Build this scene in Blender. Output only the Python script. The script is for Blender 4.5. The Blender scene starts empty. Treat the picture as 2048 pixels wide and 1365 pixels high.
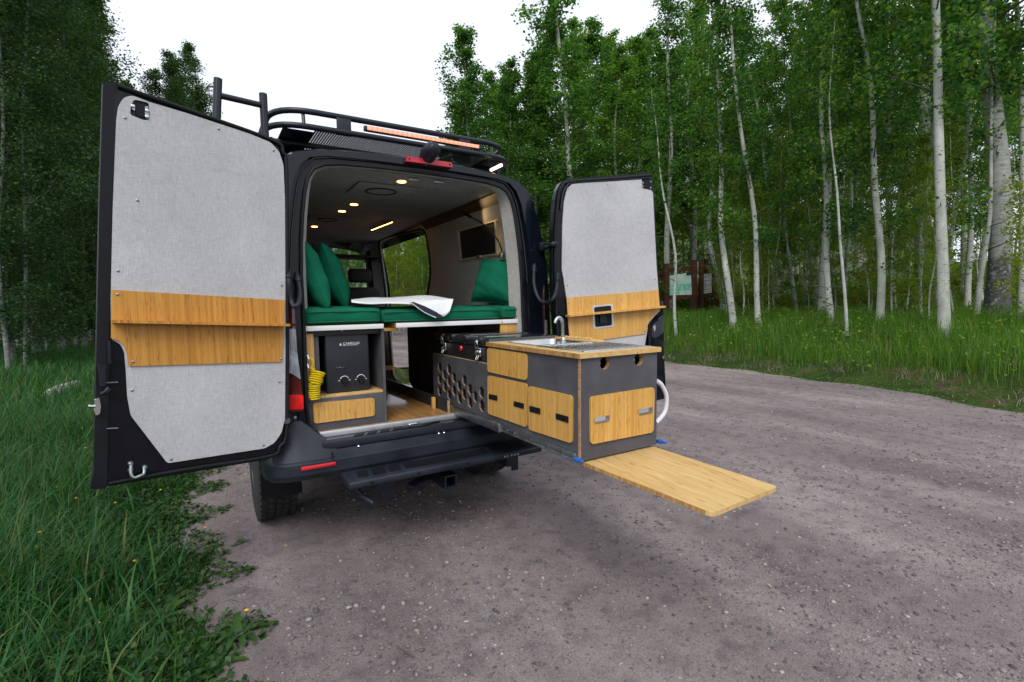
import bpy, bmesh, math, random
import numpy as np
from mathutils import Vector, Matrix, geometry

random.seed(7); RNG = np.random.default_rng(11)
SC = bpy.context.scene
COL = SC.collection
R = math.radians

# ------------------------------------------------------------------ camera
CAM = np.array([-1.2784, -3.084, 1.5029]); F = 1014.56
_ya, _pi, _ro = R(31.6846), R(-3.8476), R(-1.0828)
FW = np.array([math.sin(_ya)*math.cos(_pi), math.cos(_ya)*math.cos(_pi), math.sin(_pi)])
_r = np.array([math.cos(_ya), -math.sin(_ya), 0.0]); _u = np.cross(_r, FW)
RT = _r*math.cos(_ro) + _u*math.sin(_ro); UP = -_r*math.sin(_ro) + _u*math.cos(_ro)
cam = bpy.data.cameras.new('camera'); cam.sensor_width = 36; cam.lens = 36*F/2048
cam.clip_start = .05; cam.clip_end = 2000
co = bpy.data.objects.new('camera', cam); COL.objects.link(co)
co.matrix_world = Matrix(((RT[0], UP[0], -FW[0], CAM[0]), (RT[1], UP[1], -FW[1], CAM[1]),
                          (RT[2], UP[2], -FW[2], CAM[2]), (0, 0, 0, 1)))
SC.camera = co

# ------------------------------------------------------------------ world, sun, exposure
W = bpy.data.worlds.new('World'); SC.world = W; W.use_nodes = True
wn = W.node_tree.nodes; wl = W.node_tree.links; wn.clear()
sky = wn.new('ShaderNodeTexSky'); sky.sky_type = 'NISHITA'; sky.sun_disc = False
sky.sun_elevation = R(46); sky.sun_rotation = R(215); sky.dust_density = 4; sky.air_density = 1.2; sky.ozone_density = 1
hs = wn.new('ShaderNodeHueSaturation'); hs.inputs['Saturation'].default_value = .22; hs.inputs['Value'].default_value = 1
mx = wn.new('ShaderNodeMix'); mx.data_type = 'RGBA'; mx.inputs['Factor'].default_value = .78
mx.inputs[7].default_value = (9.3, 9.9, 11.0, 1)          # an even overcast veil over the sky
bg = wn.new('ShaderNodeBackground'); bg.inputs['Strength'].default_value = .105
wo = wn.new('ShaderNodeOutputWorld')
wl.new(sky.outputs[0], hs.inputs['Color']); wl.new(hs.outputs[0], mx.inputs[6]); wl.new(mx.outputs[2], bg.inputs[0]); wl.new(bg.outputs[0], wo.inputs[0])
sun = bpy.data.lights.new('sun', 'SUN'); sun.energy = 1.5; sun.angle = R(28); sun.color = (1, .96, .9)
so = bpy.data.objects.new('sun', sun); COL.objects.link(so)
_az, _el = R(215), R(46)
_d = Vector((math.sin(_az)*math.cos(_el), math.cos(_az)*math.cos(_el), math.sin(_el)))
so.rotation_euler = _d.to_track_quat('Z', 'Y').to_euler()
SC.view_settings.view_transform = 'Standard'; SC.view_settings.look = 'None'
SC.view_settings.exposure = 0.28; SC.view_settings.gamma = 1
SC.cycles.use_denoising = True
SC.cycles.max_bounces = 7; SC.cycles.transparent_max_bounces = 8

# ------------------------------------------------------------------ helpers: pixels to points
def ray(x, y): return FW + RT*(x-1024)/F + UP*(682.5-y)/F
def at(x, y, n, p):
    d = ray(x, y); n = np.array(n, float)
    return Vector(CAM + d*((np.array(p)-CAM) @ n)/(d @ n))
def atY(x, y, v): return at(x, y, (0, 1, 0), (0, v, 0))
def atX(x, y, v): return at(x, y, (1, 0, 0), (v, 0, 0))
def atZ(x, y, v): return at(x, y, (0, 0, 1), (0, 0, v))
def atD(x, y, depth): return Vector(CAM + ray(x, y)*depth)

# ------------------------------------------------------------------ helpers: materials
MATS = {}
def nt(name):
    m = bpy.data.materials.new(name); m.use_nodes = True
    n = m.node_tree.nodes; b = n.get('Principled BSDF'); MATS[name] = m
    return m, n, m.node_tree.links, b
def ramp(n, stops):
    r = n.new('ShaderNodeValToRGB'); e = r.color_ramp.elements
    while len(e) < len(stops): e.new(.5)
    for k, (p, c) in enumerate(stops): e[k].position = p; e[k].color = (*c, 1)
    return r
def coords(n, l, scale, kind='Object', rnd=False):
    t = n.new('ShaderNodeTexCoord'); mp = n.new('ShaderNodeMapping'); mp.inputs['Scale'].default_value = scale
    l.new(t.outputs[kind], mp.inputs[0])
    if rnd:
        oi = n.new('ShaderNodeObjectInfo'); v = n.new('ShaderNodeVectorMath'); v.operation = 'SCALE'
        cb = n.new('ShaderNodeCombineXYZ')
        for i in range(3): l.new(oi.outputs['Random'], cb.inputs[i])
        l.new(cb.outputs[0], v.inputs[0]); v.inputs['Scale'].default_value = 37
        l.new(v.outputs[0], mp.inputs['Location'])
    return mp
def noise(n, l, vec, scale, detail=4, rough=.55):
    t = n.new('ShaderNodeTexNoise'); t.inputs['Scale'].default_value = scale
    t.inputs['Detail'].default_value = detail; t.inputs['Roughness'].default_value = rough
    l.new(vec.outputs[0], t.inputs['Vector']); return t
def mixc(n, l, f, a, b, mode='MIX'):
    m = n.new('ShaderNodeMix'); m.data_type = 'RGBA'; m.blend_type = mode
    for v, s in ((f, m.inputs['Factor']), (a, m.inputs[6]), (b, m.inputs[7])):
        if isinstance(v, (int, float)): s.default_value = v
        elif isinstance(v, tuple): s.default_value = (*v, 1)
        else: l.new(v, s)
    return m.outputs[2]
def bump(n, l, b, h, strength, dist):
    bp = n.new('ShaderNodeBump'); bp.inputs['Strength'].default_value = strength; bp.inputs['Distance'].default_value = dist
    l.new(h, bp.inputs['Height']); l.new(bp.outputs[0], b.inputs['Normal'])
def mat(name, col, rough=.5, metal=0, var=.12, scale=9, bmp=0, coat=0, spec=.5, fine=None, stretch=(1, 1, 1)):
    m, n, l, b = nt(name)
    v = coords(n, l, stretch); t = noise(n, l, v, scale, 5)
    lo = tuple(c*(1-var) for c in col); hi = tuple(min(1, c*(1+var)) for c in col)
    r = ramp(n, [(.3, lo), (.7, hi)]); l.new(t.outputs[0], r.inputs[0]); l.new(r.outputs[0], b.inputs['Base Color'])
    rr = n.new('ShaderNodeMapRange'); rr.inputs[3].default_value = max(0, rough-.08); rr.inputs[4].default_value = min(1, rough+.08)
    l.new(t.outputs[0], rr.inputs[0]); l.new(rr.outputs[0], b.inputs['Roughness'])
    b.inputs['Metallic'].default_value = metal; b.inputs['Coat Weight'].default_value = coat
    b.inputs['Coat Roughness'].default_value = .05; b.inputs['Specular IOR Level'].default_value = spec
    if bmp:
        t2 = noise(n, l, v, fine or scale*8, 4); bump(n, l, b, t2.outputs[0], bmp, .004)
    return m
def emit(name, col, s):
    m, n, l, b = nt(name); b.inputs['Base Color'].default_value = (*col, 1)
    b.inputs['Emission Color'].default_value = (*col, 1); b.inputs['Emission Strength'].default_value = s; return m
def glass(name, col, rough=.02, alpha=None):
    m, n, l, b = nt(name); b.inputs['Base Color'].default_value = (*col, 1); b.inputs['Roughness'].default_value = rough
    b.inputs['Transmission Weight'].default_value = 1; b.inputs['IOR'].default_value = 1.08; return m
def fabric(name, col, sc=1.0, var=.22):
    m, n, l, b = nt(name)
    a = noise(n, l, coords(n, l, (35*sc, 35*sc, 420*sc)), 1, 3); c = noise(n, l, coords(n, l, (300*sc, 300*sc, 30*sc)), 1, 3)
    big = noise(n, l, coords(n, l, (2, 2, 2)), 1.5, 3)
    r = ramp(n, [(.32, tuple(x*(1-var) for x in col)), (.68, tuple(min(1, x*(1+var)) for x in col))])
    mm = n.new('ShaderNodeMath'); mm.operation = 'ADD'; l.new(a.outputs[0], mm.inputs[0]); l.new(c.outputs[0], mm.inputs[1])
    m2 = n.new('ShaderNodeMath'); m2.operation = 'MULTIPLY'; m2.inputs[1].default_value = .5; l.new(mm.outputs[0], m2.inputs[0])
    l.new(m2.outputs[0], r.inputs[0])
    rb = ramp(n, [(.3, (.84, .84, .85)), (.7, (1, 1, 1))]); l.new(big.outputs[0], rb.inputs[0])
    l.new(mixc(n, l, 1.0, r.outputs[0], rb.outputs[0], 'MULTIPLY'), b.inputs['Base Color'])
    b.inputs['Roughness'].default_value = .95; b.inputs['Specular IOR Level'].default_value = .15
    bump(n, l, b, m2.outputs[0], .25, .002); return m
def bamboo(name, c1, c2, c3, st, rough=.42):
    m, n, l, b = nt(name)
    a = noise(n, l, coords(n, l, st, rnd=True), 1, 2, .5)
    f = noise(n, l, coords(n, l, tuple(x*5 if x > 5 else x*1.2 for x in st), rnd=True), 1, 3)
    k = noise(n, l, coords(n, l, tuple(x*2.2 if x > 5 else x*14 for x in st), rnd=True), 1, 1)
    r = ramp(n, [(.3, c1), (.5, c2), (.72, c3)]); l.new(a.outputs[0], r.inputs[0])
    rf = ramp(n, [(.3, (.72, .68, .62)), (.6, (1, 1, 1))]); l.new(f.outputs[0], rf.inputs[0])
    rk = ramp(n, [(.28, (.55, .45, .36)), (.38, (1, 1, 1))]); l.new(k.outputs[0], rk.inputs[0])
    c = mixc(n, l, .8, r.outputs[0], rf.outputs[0], 'MULTIPLY'); c = mixc(n, l, .8, c, rk.outputs[0], 'MULTIPLY')
    l.new(c, b.inputs['Base Color']); b.inputs['Roughness'].default_value = rough
    bump(n, l, b, f.outputs[0], .12, .001); return m

mat('paint', (.004, .006, .011), .16, 0, .2, 5, 0, .4, .2)
mat('paint_inner', (.004, .005, .008), .26, 0, .25, 6, 0, .15, .22)
mat('plastic', (.013, .017, .026), .42, 0, .55, 5, .25, 0, .3, 220)
mat('rubber', (.007, .0075, .010), .55, 0, .25, 12, .1, 0, .25)
mat('tyre', (.022, .022, .023), .8, 0, .35, 14, .3)
mat('black_metal', (.008, .012, .020), .36, .0, .25, 10, .06, 0, .4)
mat('chrome', (.72, .73, .75), .16, 1, .08, 10)
mat('steel', (.58, .59, .6), .27, 1, .1, 14, .03, 0, .5, 60, (1, 6, 1))
mat('zinc', (.34, .38, .4), .38, 1, .2, 16, .05)
mat('alu', (.62, .63, .65), .42, .7, .1, 9)
mat('white_board', (.74, .74, .75), .4, 0, .04, 6)
mat('gray_board', (.075, .075, .086), .62, 0, .22, 7, .12, 0, .4, 120)
mat('dark_board', (.02, .022, .025), .5, 0, .3, 6, .1)
mat('gloss_board', (.012, .013, .013), .06, 0, .2, 5, 0, .6)
mat('ply_edge', (.36, .22, .11), .7, 0, .45, 40, .1, 0, .4, 90, (1, 1, 5))
mat('heater_black', (.013, .016, .022), .38, 0, .2, 8, .04)
mat('fridge_black', (.012, .013, .015), .4, 0, .25, 9, .15, 0, .5, 160)
mat('fridge_lid', (.02, .024, .028), .14, 0, .25, 6, 0, .5)
mat('print_white', (.8, .8, .8), .5, 0, .04)
mat('red_gloss', (.55, .012, .02), .22, 0, .15, 8, 0, .6)
mat('brake_red', (.5, .01, .035), .3, 0, .2, 10, 0, .4)
mat('lens_dark_red', (.10, .006, .009), .16, 0, .4, 14, 0, .8)
mat('lens_clear', (.30, .32, .36), .18, .35, .55, 4, .5, .9, .5, 5, (70, 70, 1.2))
mat('lens_red', (.7, .012, .014), .16, 0, .35, 22, .25, .9, .5, 40)
mat('blue_clip', (.02, .11, .40), .45, 0, .1)
mat('white_hose', (.72, .72, .76), .4, 0, .05)
mat('seat_black', (.012, .012, .014), .75, 0, .25, 14, .15)
mat('dark_wood', (.05, .026, .012), .5, 0, .4, 2, .1, 0, .5, 12, (2, .6, 30))
mat('kiosk_wood', (.075, .026, .014), .72, 0, .5, 3, .3, 0, .4, 9, (16, 16, 1.2))
mat('towel_white', (.72, .73, .74), .95, 0, .05, 18, .4, 0, .2, 160)
mat('towel_dark', (.012, .017, .035), .8, 0, .3, 30, .4)
mat('log_wood', (.34, .32, .29), .85, 0, .45, 3, .5, 0, .3, 8, (3, 12, 12))
mat('sill_plastic', (.014, .02, .032), .3, 0, .25, 8, .12, 0, .5, 120)
mat('cork', (.05, .035, .025), .9, 0, .3, 12, .2)
fabric('fabric_light', (.50, .50, .515))
fabric('fabric_wall', (.38, .37, .35), .9, .3)
fabric('fabric_ceiling', (.27, .275, .28), .9, .2)
mat('pipe_green', (.0, .10, .05), .8, 0, .2, 20)
_m, _n, _l, _b = nt('green_cloth')
_t = noise(_n, _l, coords(_n, _l, (1, 1, 1)), 6, 6); _t2 = noise(_n, _l, coords(_n, _l, (420, 420, 420)), 1, 2)
_rr = ramp(_n, [(.3, (.0, .09, .048)), (.7, (.002, .135, .074))]); _l.new(_t.outputs[0], _rr.inputs[0]); _l.new(_rr.outputs[0], _b.inputs['Base Color'])
_b.inputs['Roughness'].default_value = .85; _b.inputs['Specular IOR Level'].default_value = .2; bump(_n, _l, _b, _t.outputs[0], .35, .02)
bamboo('bamboo_door', (.44, .185, .022), (.55, .25, .036), (.64, .32, .06), (70, 70, 1.0))
bamboo('bamboo_pale', (.58, .30, .065), (.66, .365, .09), (.73, .44, .13), (70, 70, 1.0))
bamboo('bamboo_flat', (.58, .37, .14), (.65, .43, .175), (.71, .50, .22), (44, .8, 44), .38)
bamboo('bamboo_edge', (.30, .15, .05), (.46, .25, .08), (.58, .36, .13), (60, 60, 3), .5)
bamboo('bamboo_floor', (.26, .13, .045), (.34, .18, .065), (.42, .23, .09), (26, .8, 26), .16)
emit('led_warm', (1, .40, .11), 9); emit('led_bar', (1, .34, .21), .62); emit('led_white', (1, .72, .5), 3.0)
glass('window_glass', (.9, .95, .93)); glass('hose_yellow', (.98, .86, .06), .12)
MATS['hose_yellow'].node_tree.nodes['Principled BSDF'].inputs['Transmission Weight'].default_value = .3
MATS['hose_yellow'].node_tree.nodes['Principled BSDF'].inputs['Base Color'].default_value = (.85, .66, .02, 1)

# ------------------------------------------------------------------ helpers: geometry
class MB:
    def __init__(s): s.v = []; s.f = []
    def add(s, vs, fs):
        o = len(s.v); s.v += [Vector(p) for p in vs]; s.f += [tuple(i+o for i in f) for f in fs]; return s
    def box(s, x0, x1, y0, y1, z0, z1, bev=0.003, M=None, seg=2):
        bm = bmesh.new(); bmesh.ops.create_cube(bm, size=1)
        for v in bm.verts: v.co = Vector(((x0+x1)/2+v.co.x*(x1-x0), (y0+y1)/2+v.co.y*(y1-y0), (z0+z1)/2+v.co.z*(z1-z0)))
        if bev > 0: bmesh.ops.bevel(bm, geom=bm.edges[:], offset=min(bev, .45*min(abs(x1-x0), abs(y1-y0), abs(z1-z0))), segments=seg, affect='EDGES', profile=.5)
        bm.verts.index_update()
        s.add([(M @ v.co if M else v.co.copy()) for v in bm.verts], [[v.index for v in f.verts] for f in bm.faces]); bm.free(); return s
    def tube(s, pts, r, n=10, closed=False, cap=True):
        pts = [Vector(p) for p in pts]; N = len(pts); rs = r if isinstance(r, (list, tuple)) else [r]*N
        vs = []; up = None
        for i, p in enumerate(pts):
            a = pts[(i-1) % N] if (closed or i > 0) else p; b = pts[(i+1) % N] if (closed or i < N-1) else p
            t = (b-a).normalized()
            if up is None: up = t.orthogonal().normalized()
            up = (up - t*up.dot(t)); up = up.normalized() if up.length > 1e-6 else t.orthogonal().normalized()
            sd = t.cross(up)
            vs += [p + (up*math.cos(2*math.pi*k/n) + sd*math.sin(2*math.pi*k/n))*rs[i] for k in range(n)]
        fs = []
        for i in range(N if closed else N-1):
            j = (i+1) % N
            for k in range(n): fs.append((i*n+k, i*n+(k+1) % n, j*n+(k+1) % n, j*n+k))
        if cap and not closed: fs += [tuple(range(n))[::-1], tuple((N-1)*n+k for k in range(n))]
        return s.add(vs, fs)
    def plate(s, outer, th, holes=()):
        loops = [[Vector(p) for p in outer]] + [[Vector(p) for p in h] for h in holes]
        tris = geometry.tessellate_polygon(loops); flat = [p for lp in loops for p in lp]; n = len(flat); th = Vector(th)
        s_v = flat + [p+th for p in flat]; fs = []
        for t in tris:
            a, b, c = t; nn = (flat[b]-flat[a]).cross(flat[c]-flat[a])
            if nn.dot(th) > 0: t = (a, c, b)
            fs.append(tuple(t)); fs.append(tuple(i+n for i in reversed(t)))
        o = 0
        for lp in loops:
            m = len(lp)
            for i in range(m): fs.append((o+i, o+(i+1) % m, o+(i+1) % m+n, o+i+n))
            o += m
        return s.add(s_v, fs)
    def lathe(s, prof, c, ax, n=20):
        ax = Vector(ax).normalized(); a = ax.orthogonal().normalized(); b = ax.cross(a); c = Vector(c); vs = []; fs = []
        for (r, h) in prof: vs += [c + ax*h + (a*math.cos(2*math.pi*k/n)+b*math.sin(2*math.pi*k/n))*r for k in range(n)]
        for i in range(len(prof)-1):
            for k in range(n): fs.append((i*n+k, i*n+(k+1) % n, (i+1)*n+(k+1) % n, (i+1)*n+k))
        fs += [tuple(range(n))[::-1], tuple((len(prof)-1)*n+k for k in range(n))]
        return s.add(vs, fs)
    def grid(s, P):
        h = len(P); w = len(P[0])
        return s.add([p for row in P for p in row], [(i*w+j, i*w+j+1, (i+1)*w+j+1, (i+1)*w+j) for i in range(h-1) for j in range(w-1)])
    def build(s, name, m, parent=None, sharp=38, kind=None):
        me = bpy.data.meshes.new(name); off = Vector((0, 0, 0)); q = parent
        while q is not None: off += q.location; q = q.parent
        me.from_pydata([tuple(v-off) for v in s.v], [], s.f)
        bm = bmesh.new(); bm.from_mesh(me); bmesh.ops.recalc_face_normals(bm, faces=bm.faces[:]); bm.to_mesh(me); bm.free()
        me.materials.append(MATS[m]); me.shade_smooth(); me.set_sharp_from_angle(angle=R(sharp))
        o = bpy.data.objects.new(name, me); COL.objects.link(o); o.parent = parent
        if kind: o['kind'] = kind
        return o
def tag(o, label=None, cat=None, group=None, kind=None):
    for k, v in (('label', label), ('category', cat), ('group', group), ('kind', kind)):
        if v: o[k] = v
    return o
def thing(name, label, cat, loc, group=None):
    o = bpy.data.objects.new(name, None); COL.objects.link(o); o.location = loc; o.empty_display_size = .1
    return tag(o, label, cat, group)
def rnd(pts, r, n=5):
    out = []; N = len(pts); pts = [Vector(p) for p in pts]; rs = r if isinstance(r, (list, tuple)) else [r]*N
    for i in range(N):
        p, a, b = pts[i], pts[i-1], pts[(i+1) % N]
        if rs[i] <= 0: out.append(p); continue
        q = min(rs[i], (a-p).length*.48, (b-p).length*.48); A = p+(a-p).normalized()*q; B = p+(b-p).normalized()*q
        for k in range(n+1):
            t = k/n; out.append(A*(1-t)**2*1.0 + p*2*t*(1-t) + B*t*t)
    return out
def smooth_path(pts, n=6, closed=False):
    P = [Vector(p) for p in pts]; N = len(P); out = []
    for i in range(N if closed else N-1):
        g = lambda k: P[k % N] if closed else P[max(0, min(N-1, k))]
        a, b, c, d = g(i-1), g(i), g(i+1), g(i+2)
        for k in range(n):
            t = k/n; out.append(.5*((2*b)+(c-a)*t+(2*a-5*b+4*c-d)*t*t+(3*b-a-3*c+d)*t**3))
    if not closed: out.append(P[-1])
    return out
def mesh_np(name, V, Fc, m, parent=None, kind=None, smooth=False, mi=None):
    me = bpy.data.meshes.new(name); V = np.asarray(V, np.float32); Fc = np.asarray(Fc, np.int32); k = Fc.shape[1]
    me.vertices.add(len(V)); me.vertices.foreach_set('co', V.ravel()); me.loops.add(Fc.size); me.loops.foreach_set('vertex_index', Fc.ravel())
    me.polygons.add(len(Fc)); me.polygons.foreach_set('loop_start', np.arange(0, Fc.size, k, dtype=np.int32))
    me.update(calc_edges=True); me.materials.append(MATS[m])
    if smooth: me.shade_smooth()
    if mi is not None: me.polygons.foreach_set('material_index', np.asarray(mi, np.int32))
    if name.startswith('_'): return me
    o = bpy.data.objects.new(name, me); COL.objects.link(o); o.parent = parent
    if kind: o['kind'] = kind
    return o
def text_mesh(txt, size, M, name, m, parent, depth=.0006):
    cu = bpy.data.curves.new('t', 'FONT'); cu.body = txt; cu.size = size; cu.extrude = depth; cu.align_x = 'LEFT'; cu.offset = size*.012
    o = bpy.data.objects.new('t', cu); COL.objects.link(o); bpy.context.view_layer.update()
    me = bpy.data.meshes.new_from_object(o.evaluated_get(bpy.context.evaluated_depsgraph_get())); bpy.data.objects.remove(o)
    off = Vector((0, 0, 0)); q = parent
    while q is not None: off += q.location; q = q.parent
    me.transform(Matrix.Translation(-off) @ M); me.materials.clear(); me.materials.append(MATS[m])
    ob = bpy.data.objects.new(name, me); COL.objects.link(ob); ob.parent = parent; return ob

# ================================================================== ground, road
def sstep(t): t = np.clip(t, 0, 1); return t*t*(3-2*t)
def xr(y): return np.interp(y, [-30, -8, -4, -1.06, .52, 2.32, 4.83, 5.94, 17, 24.5, 34, 60], [-12, 4.4, 6.3, 7.66, 8.26, 8.63, 8.88, 8.93, 8.7, 9.6, 13, 26]) + .10*np.sin(y*2.1)+.06*np.sin(y*5.3+1)
def xl(y): return np.interp(y, [-30, -3, -.9, -.5, 0, .45, .8, 1.7, 2.4, 8, 20, 34, 60], [-1.3, -1.3, -1.24, -1.16, -1.33, -1.18, -1.36, -1.34, -1.24, -1.3, -1.0, 1.5, 9]) + .035*np.sin(y*7)+.02*np.sin(y*17)
def hN(x, y): return .05*np.sin(x*.9+y*.4)+.04*np.sin(x*.5-y*1.1+2)+.02*np.sin(x*2.3+y*1.7)
def H(x, y):
    x = np.asarray(x, float); y = np.asarray(y, float)
    d = x-xr(y); e = xl(y)-x
    h = np.where(d > 0, .72*sstep(d/3.4)+.062*np.clip(d-2.2, 0, 60)+.03*np.clip(d-22, 0, 80)+hN(x, y)*sstep(d/2), 0)
    h = h + np.where(e > 0, .10*sstep(e/1.2)+.045*np.clip(e-.5, 0, 60)+hN(x, y)*.6*sstep(e/2), 0)
    return h
_m, _n, _l, _b = nt('soil')
_v = coords(_n, _l, (1, 1, 1)); _a = noise(_n, _l, _v, 1.3, 6); _c = noise(_n, _l, _v, 14, 6)
_r1 = ramp(_n, [(.38, (.030, .050, .012)), (.56, (.045, .072, .016)), (.66, (.10, .068, .045))]); _l.new(_a.outputs[0], _r1.inputs[0])
_r2 = ramp(_n, [(.3, (.5, .5, .5)), (.7, (1.25, 1.25, 1.25))]); _l.new(_c.outputs[0], _r2.inputs[0])
_l.new(mixc(_n, _l, 1., _r1.outputs[0], _r2.outputs[0], 'MULTIPLY'), _b.inputs['Base Color']); _b.inputs['Roughness'].default_value = .95
_b.inputs['Specular IOR Level'].default_value = .1; bump(_n, _l, _b, _c.outputs[0], .8, .03)
_m, _n, _l, _b = nt('gravel')
_v = coords(_n, _l, (1, 1, 1)); _big = noise(_n, _l, coords(_n, _l, (1.5, .45, 1)), .8, 5, .6); _mid = noise(_n, _l, _v, 7, 6, .65); _fin = noise(_n, _l, _v, 130, 6, .78)
_r1 = ramp(_n, [(.35, (.175, .140, .140)), (.52, (.25, .205, .202)), (.68, (.335, .28, .268))]); _l.new(_big.outputs[0], _r1.inputs[0])
_r2 = ramp(_n, [(.30, (.62, .62, .66)), (.5, (1, 1, 1)), (.75, (1.12, 1.1, 1.08))]); _l.new(_mid.outputs[0], _r2.inputs[0])
_r3 = ramp(_n, [(.34, (.34, .34, .38)), (.45, (.86, .86, .87)), (.58, (1.08, 1.08, 1.08)), (.70, (1.6, 1.6, 1.62))]); _l.new(_fin.outputs[0], _r3.inputs[0])
_x = mixc(_n, _l, 1., _r1.outputs[0], _r2.outputs[0], 'MULTIPLY'); _x = mixc(_n, _l, 1., _x, _r3.outputs[0], 'MULTIPLY')
_f2 = noise(_n, _l, _v, 38, 4, .7); _r4 = ramp(_n, [(.33, (.42, .42, .46)), (.43, (1, 1, 1))]); _l.new(_f2.outputs[0], _r4.inputs[0]); _x = mixc(_n, _l, .6, _x, _r4.outputs[0], 'MULTIPLY')
_l.new(_x, _b.inputs['Base Color']); _b.inputs['Roughness'].default_value = .9; _b.inputs['Specular IOR Level'].default_value = .25
_ad = _n.new('ShaderNodeMath'); _ad.operation = 'MULTIPLY_ADD'; _l.new(_fin.outputs[0], _ad.inputs[0]); _ad.inputs[1].default_value = .35; _l.new(_mid.outputs[0], _ad.inputs[2])
bump(_n, _l, _b, _ad.outputs[0], .75, .03)
_m, _n, _l, _b = nt('hill_rock')
_v = coords(_n, _l, (1, 1, 1)); _a = noise(_n, _l, _v, .05, 8, .6)
_r1 = ramp(_n, [(.50, (.07, .12, .035)), (.60, (.14, .14, .07)), (.72, (.32, .25, .21))]); _l.new(_a.outputs[0], _r1.inputs[0]); _l.new(_r1.outputs[0], _b.inputs['Base Color']); _b.inputs['Roughness'].default_value = 1

def sheet(name, xs, ys, zf, m):
    X, Y = np.meshgrid(xs, ys); V = np.stack([X, Y, zf(X, Y)], -1).reshape(-1, 3); w_ = len(xs); h_ = len(ys)
    I_, J_ = np.meshgrid(np.arange(h_-1), np.arange(w_-1), indexing='ij'); a = (I_*w_+J_).ravel()
    return tag(mesh_np(name, V, np.stack([a, a+1, a+w_+1, a+w_], -1), m, smooth=True), kind='structure')
gx = np.concatenate([np.linspace(-300, -40, 12), np.linspace(-36, -6, 16), np.arange(-5.5, 20, .33), np.linspace(20.5, 60, 40), np.linspace(64, 400, 18)])
gy = np.concatenate([np.linspace(-300, -40, 12), np.linspace(-36, -6, 12), np.arange(-5.5, 30, .33), np.linspace(31, 80, 40), np.linspace(90, 500, 16)])
sheet('ground', gx, gy, lambda X, Y: np.where((X > xl(Y)+.15) & (X < xr(Y)-.15), -.03, H(X, Y)-.0), 'soil')
# road sheet with ragged edges, slightly uneven
ys_ = np.concatenate([np.arange(-12, 12, .12), np.arange(12, 60, .5)]); ts_ = np.linspace(0, 1, 70)
YY, TT = np.meshgrid(ys_, ts_, indexing='ij'); XX = (xl(YY)-.10)*(1-TT)+(xr(YY)+.05)*TT
ZZ = .004+.012*np.sin(XX*1.3+YY*.7)*np.sin(YY*.9-XX*.4)*np.minimum(1, np.minimum(TT, 1-TT)*8)
edge = np.minimum(TT, 1-TT); ZZ = ZZ + np.where(edge < .02, .012, 0)
wv = len(ts_); I_, J_ = np.meshgrid(np.arange(len(ys_)-1), np.arange(wv-1), indexing='ij'); a_ = (I_*wv+J_).ravel()
tag(mesh_np('dirt_road', np.stack([XX, YY, ZZ], -1).reshape(-1, 3), np.stack([a_, a_+1, a_+wv+1, a_+wv], -1), 'gravel', smooth=True), kind='structure')
def roadz(x, y): return .004+.012*np.sin(x*1.3+y*.7)*np.sin(y*.9-x*.4)
# far hillside behind the trees
def hz(X, Y):
    t = np.clip((X-25)/150, 0, 1); return -2 + 62*sstep(t)*sstep((Y-95)/70) + 3*np.sin(X*.06)*np.sin(Y*.05)
sheet('hills', np.linspace(10, 420, 60), np.linspace(90, 330, 30), hz, 'hill_rock')
# loose stones on the road
_m, _n, _l, _b = nt('stone')
_g = _n.new('ShaderNodeNewGeometry'); _r1 = ramp(_n, [(0, (.075, .07, .078)), (.4, (.14, .125, .13)), (.75, (.22, .19, .188)), (.95, (.30, .27, .26)), (1, (.40, .38, .36))]); _l.new(_g.outputs['Random Per Island'], _r1.inputs[0])
_l.new(_r1.outputs[0], _b.inputs['Base Color']); _b.inputs['Roughness'].default_value = .85
bm = bmesh.new(); bmesh.ops.create_icosphere(bm, subdivisions=1, radius=1); ICO = np.array([v.co[:] for v in bm.verts]); ICF = np.array([[v.index for v in f.verts] for f in bm.faces]); bm.free()
def stones(N, rng):
    # sample in view: ground points by picture rows so that the near ground gets most
    px = rng.uniform(300, 2048, N*2); py = 720+645*rng.uniform(0, 1, N*2)**.9
    D = FW[None]+RT[None]*((px-1024)/F)[:, None]+UP[None]*((682.5-py)/F)[:, None]
    P = CAM[None]-D*(CAM[2]/D[:, 2])[:, None]; ok = (P[:, 0] > xl(P[:, 1])-.1) & (P[:, 0] < xr(P[:, 1])-.05)
    P = P[ok][:N]; n = len(P); dist = np.linalg.norm(P-CAM, axis=1)
    clump = np.sin(P[:, 0]*3.1+P[:, 1]*1.7)*np.sin(P[:, 1]*2.3-P[:, 0]*1.1)
    keep = rng.uniform(-1.1, 1, n) < clump+.35; P = P[keep]; dist = dist[keep]; n = len(P)
    s = (.0017+.0010*rng.exponential(1.0, n)**1.4)*np.clip(dist/2.6, .9, 2.6); s = np.minimum(s, .013)
    Vn = ICO[None]*(1+rng.uniform(-.32, .32, (n, len(ICO), 1)))*np.stack([s*rng.uniform(.8, 1.5, n), s*rng.uniform(.7, 1.2, n), s*rng.uniform(.45, .8, n)], -1)[:, None]
    a = rng.uniform(0, 6.28, n); c, s_ = np.cos(a)[:, None], np.sin(a)[:, None]
    x = Vn[..., 0]*c-Vn[..., 1]*s_; y = Vn[..., 0]*s_+Vn[..., 1]*c
    Vn = np.stack([x, y, Vn[..., 2]], -1)+np.stack([P[:, 0], P[:, 1], roadz(P[:, 0], P[:, 1])+s*.18], -1)[:, None]
    Fc = (ICF[None]+(np.arange(n)*len(ICO))[:, None, None]).reshape(-1, 3); return Vn.reshape(-1, 3), Fc
V_, F_ = stones(38000, RNG); tag(mesh_np('gravel_stones', V_, F_, 'stone'), 'loose pale and dark stones scattered over the dirt road', 'gravel', kind='stuff')
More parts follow.
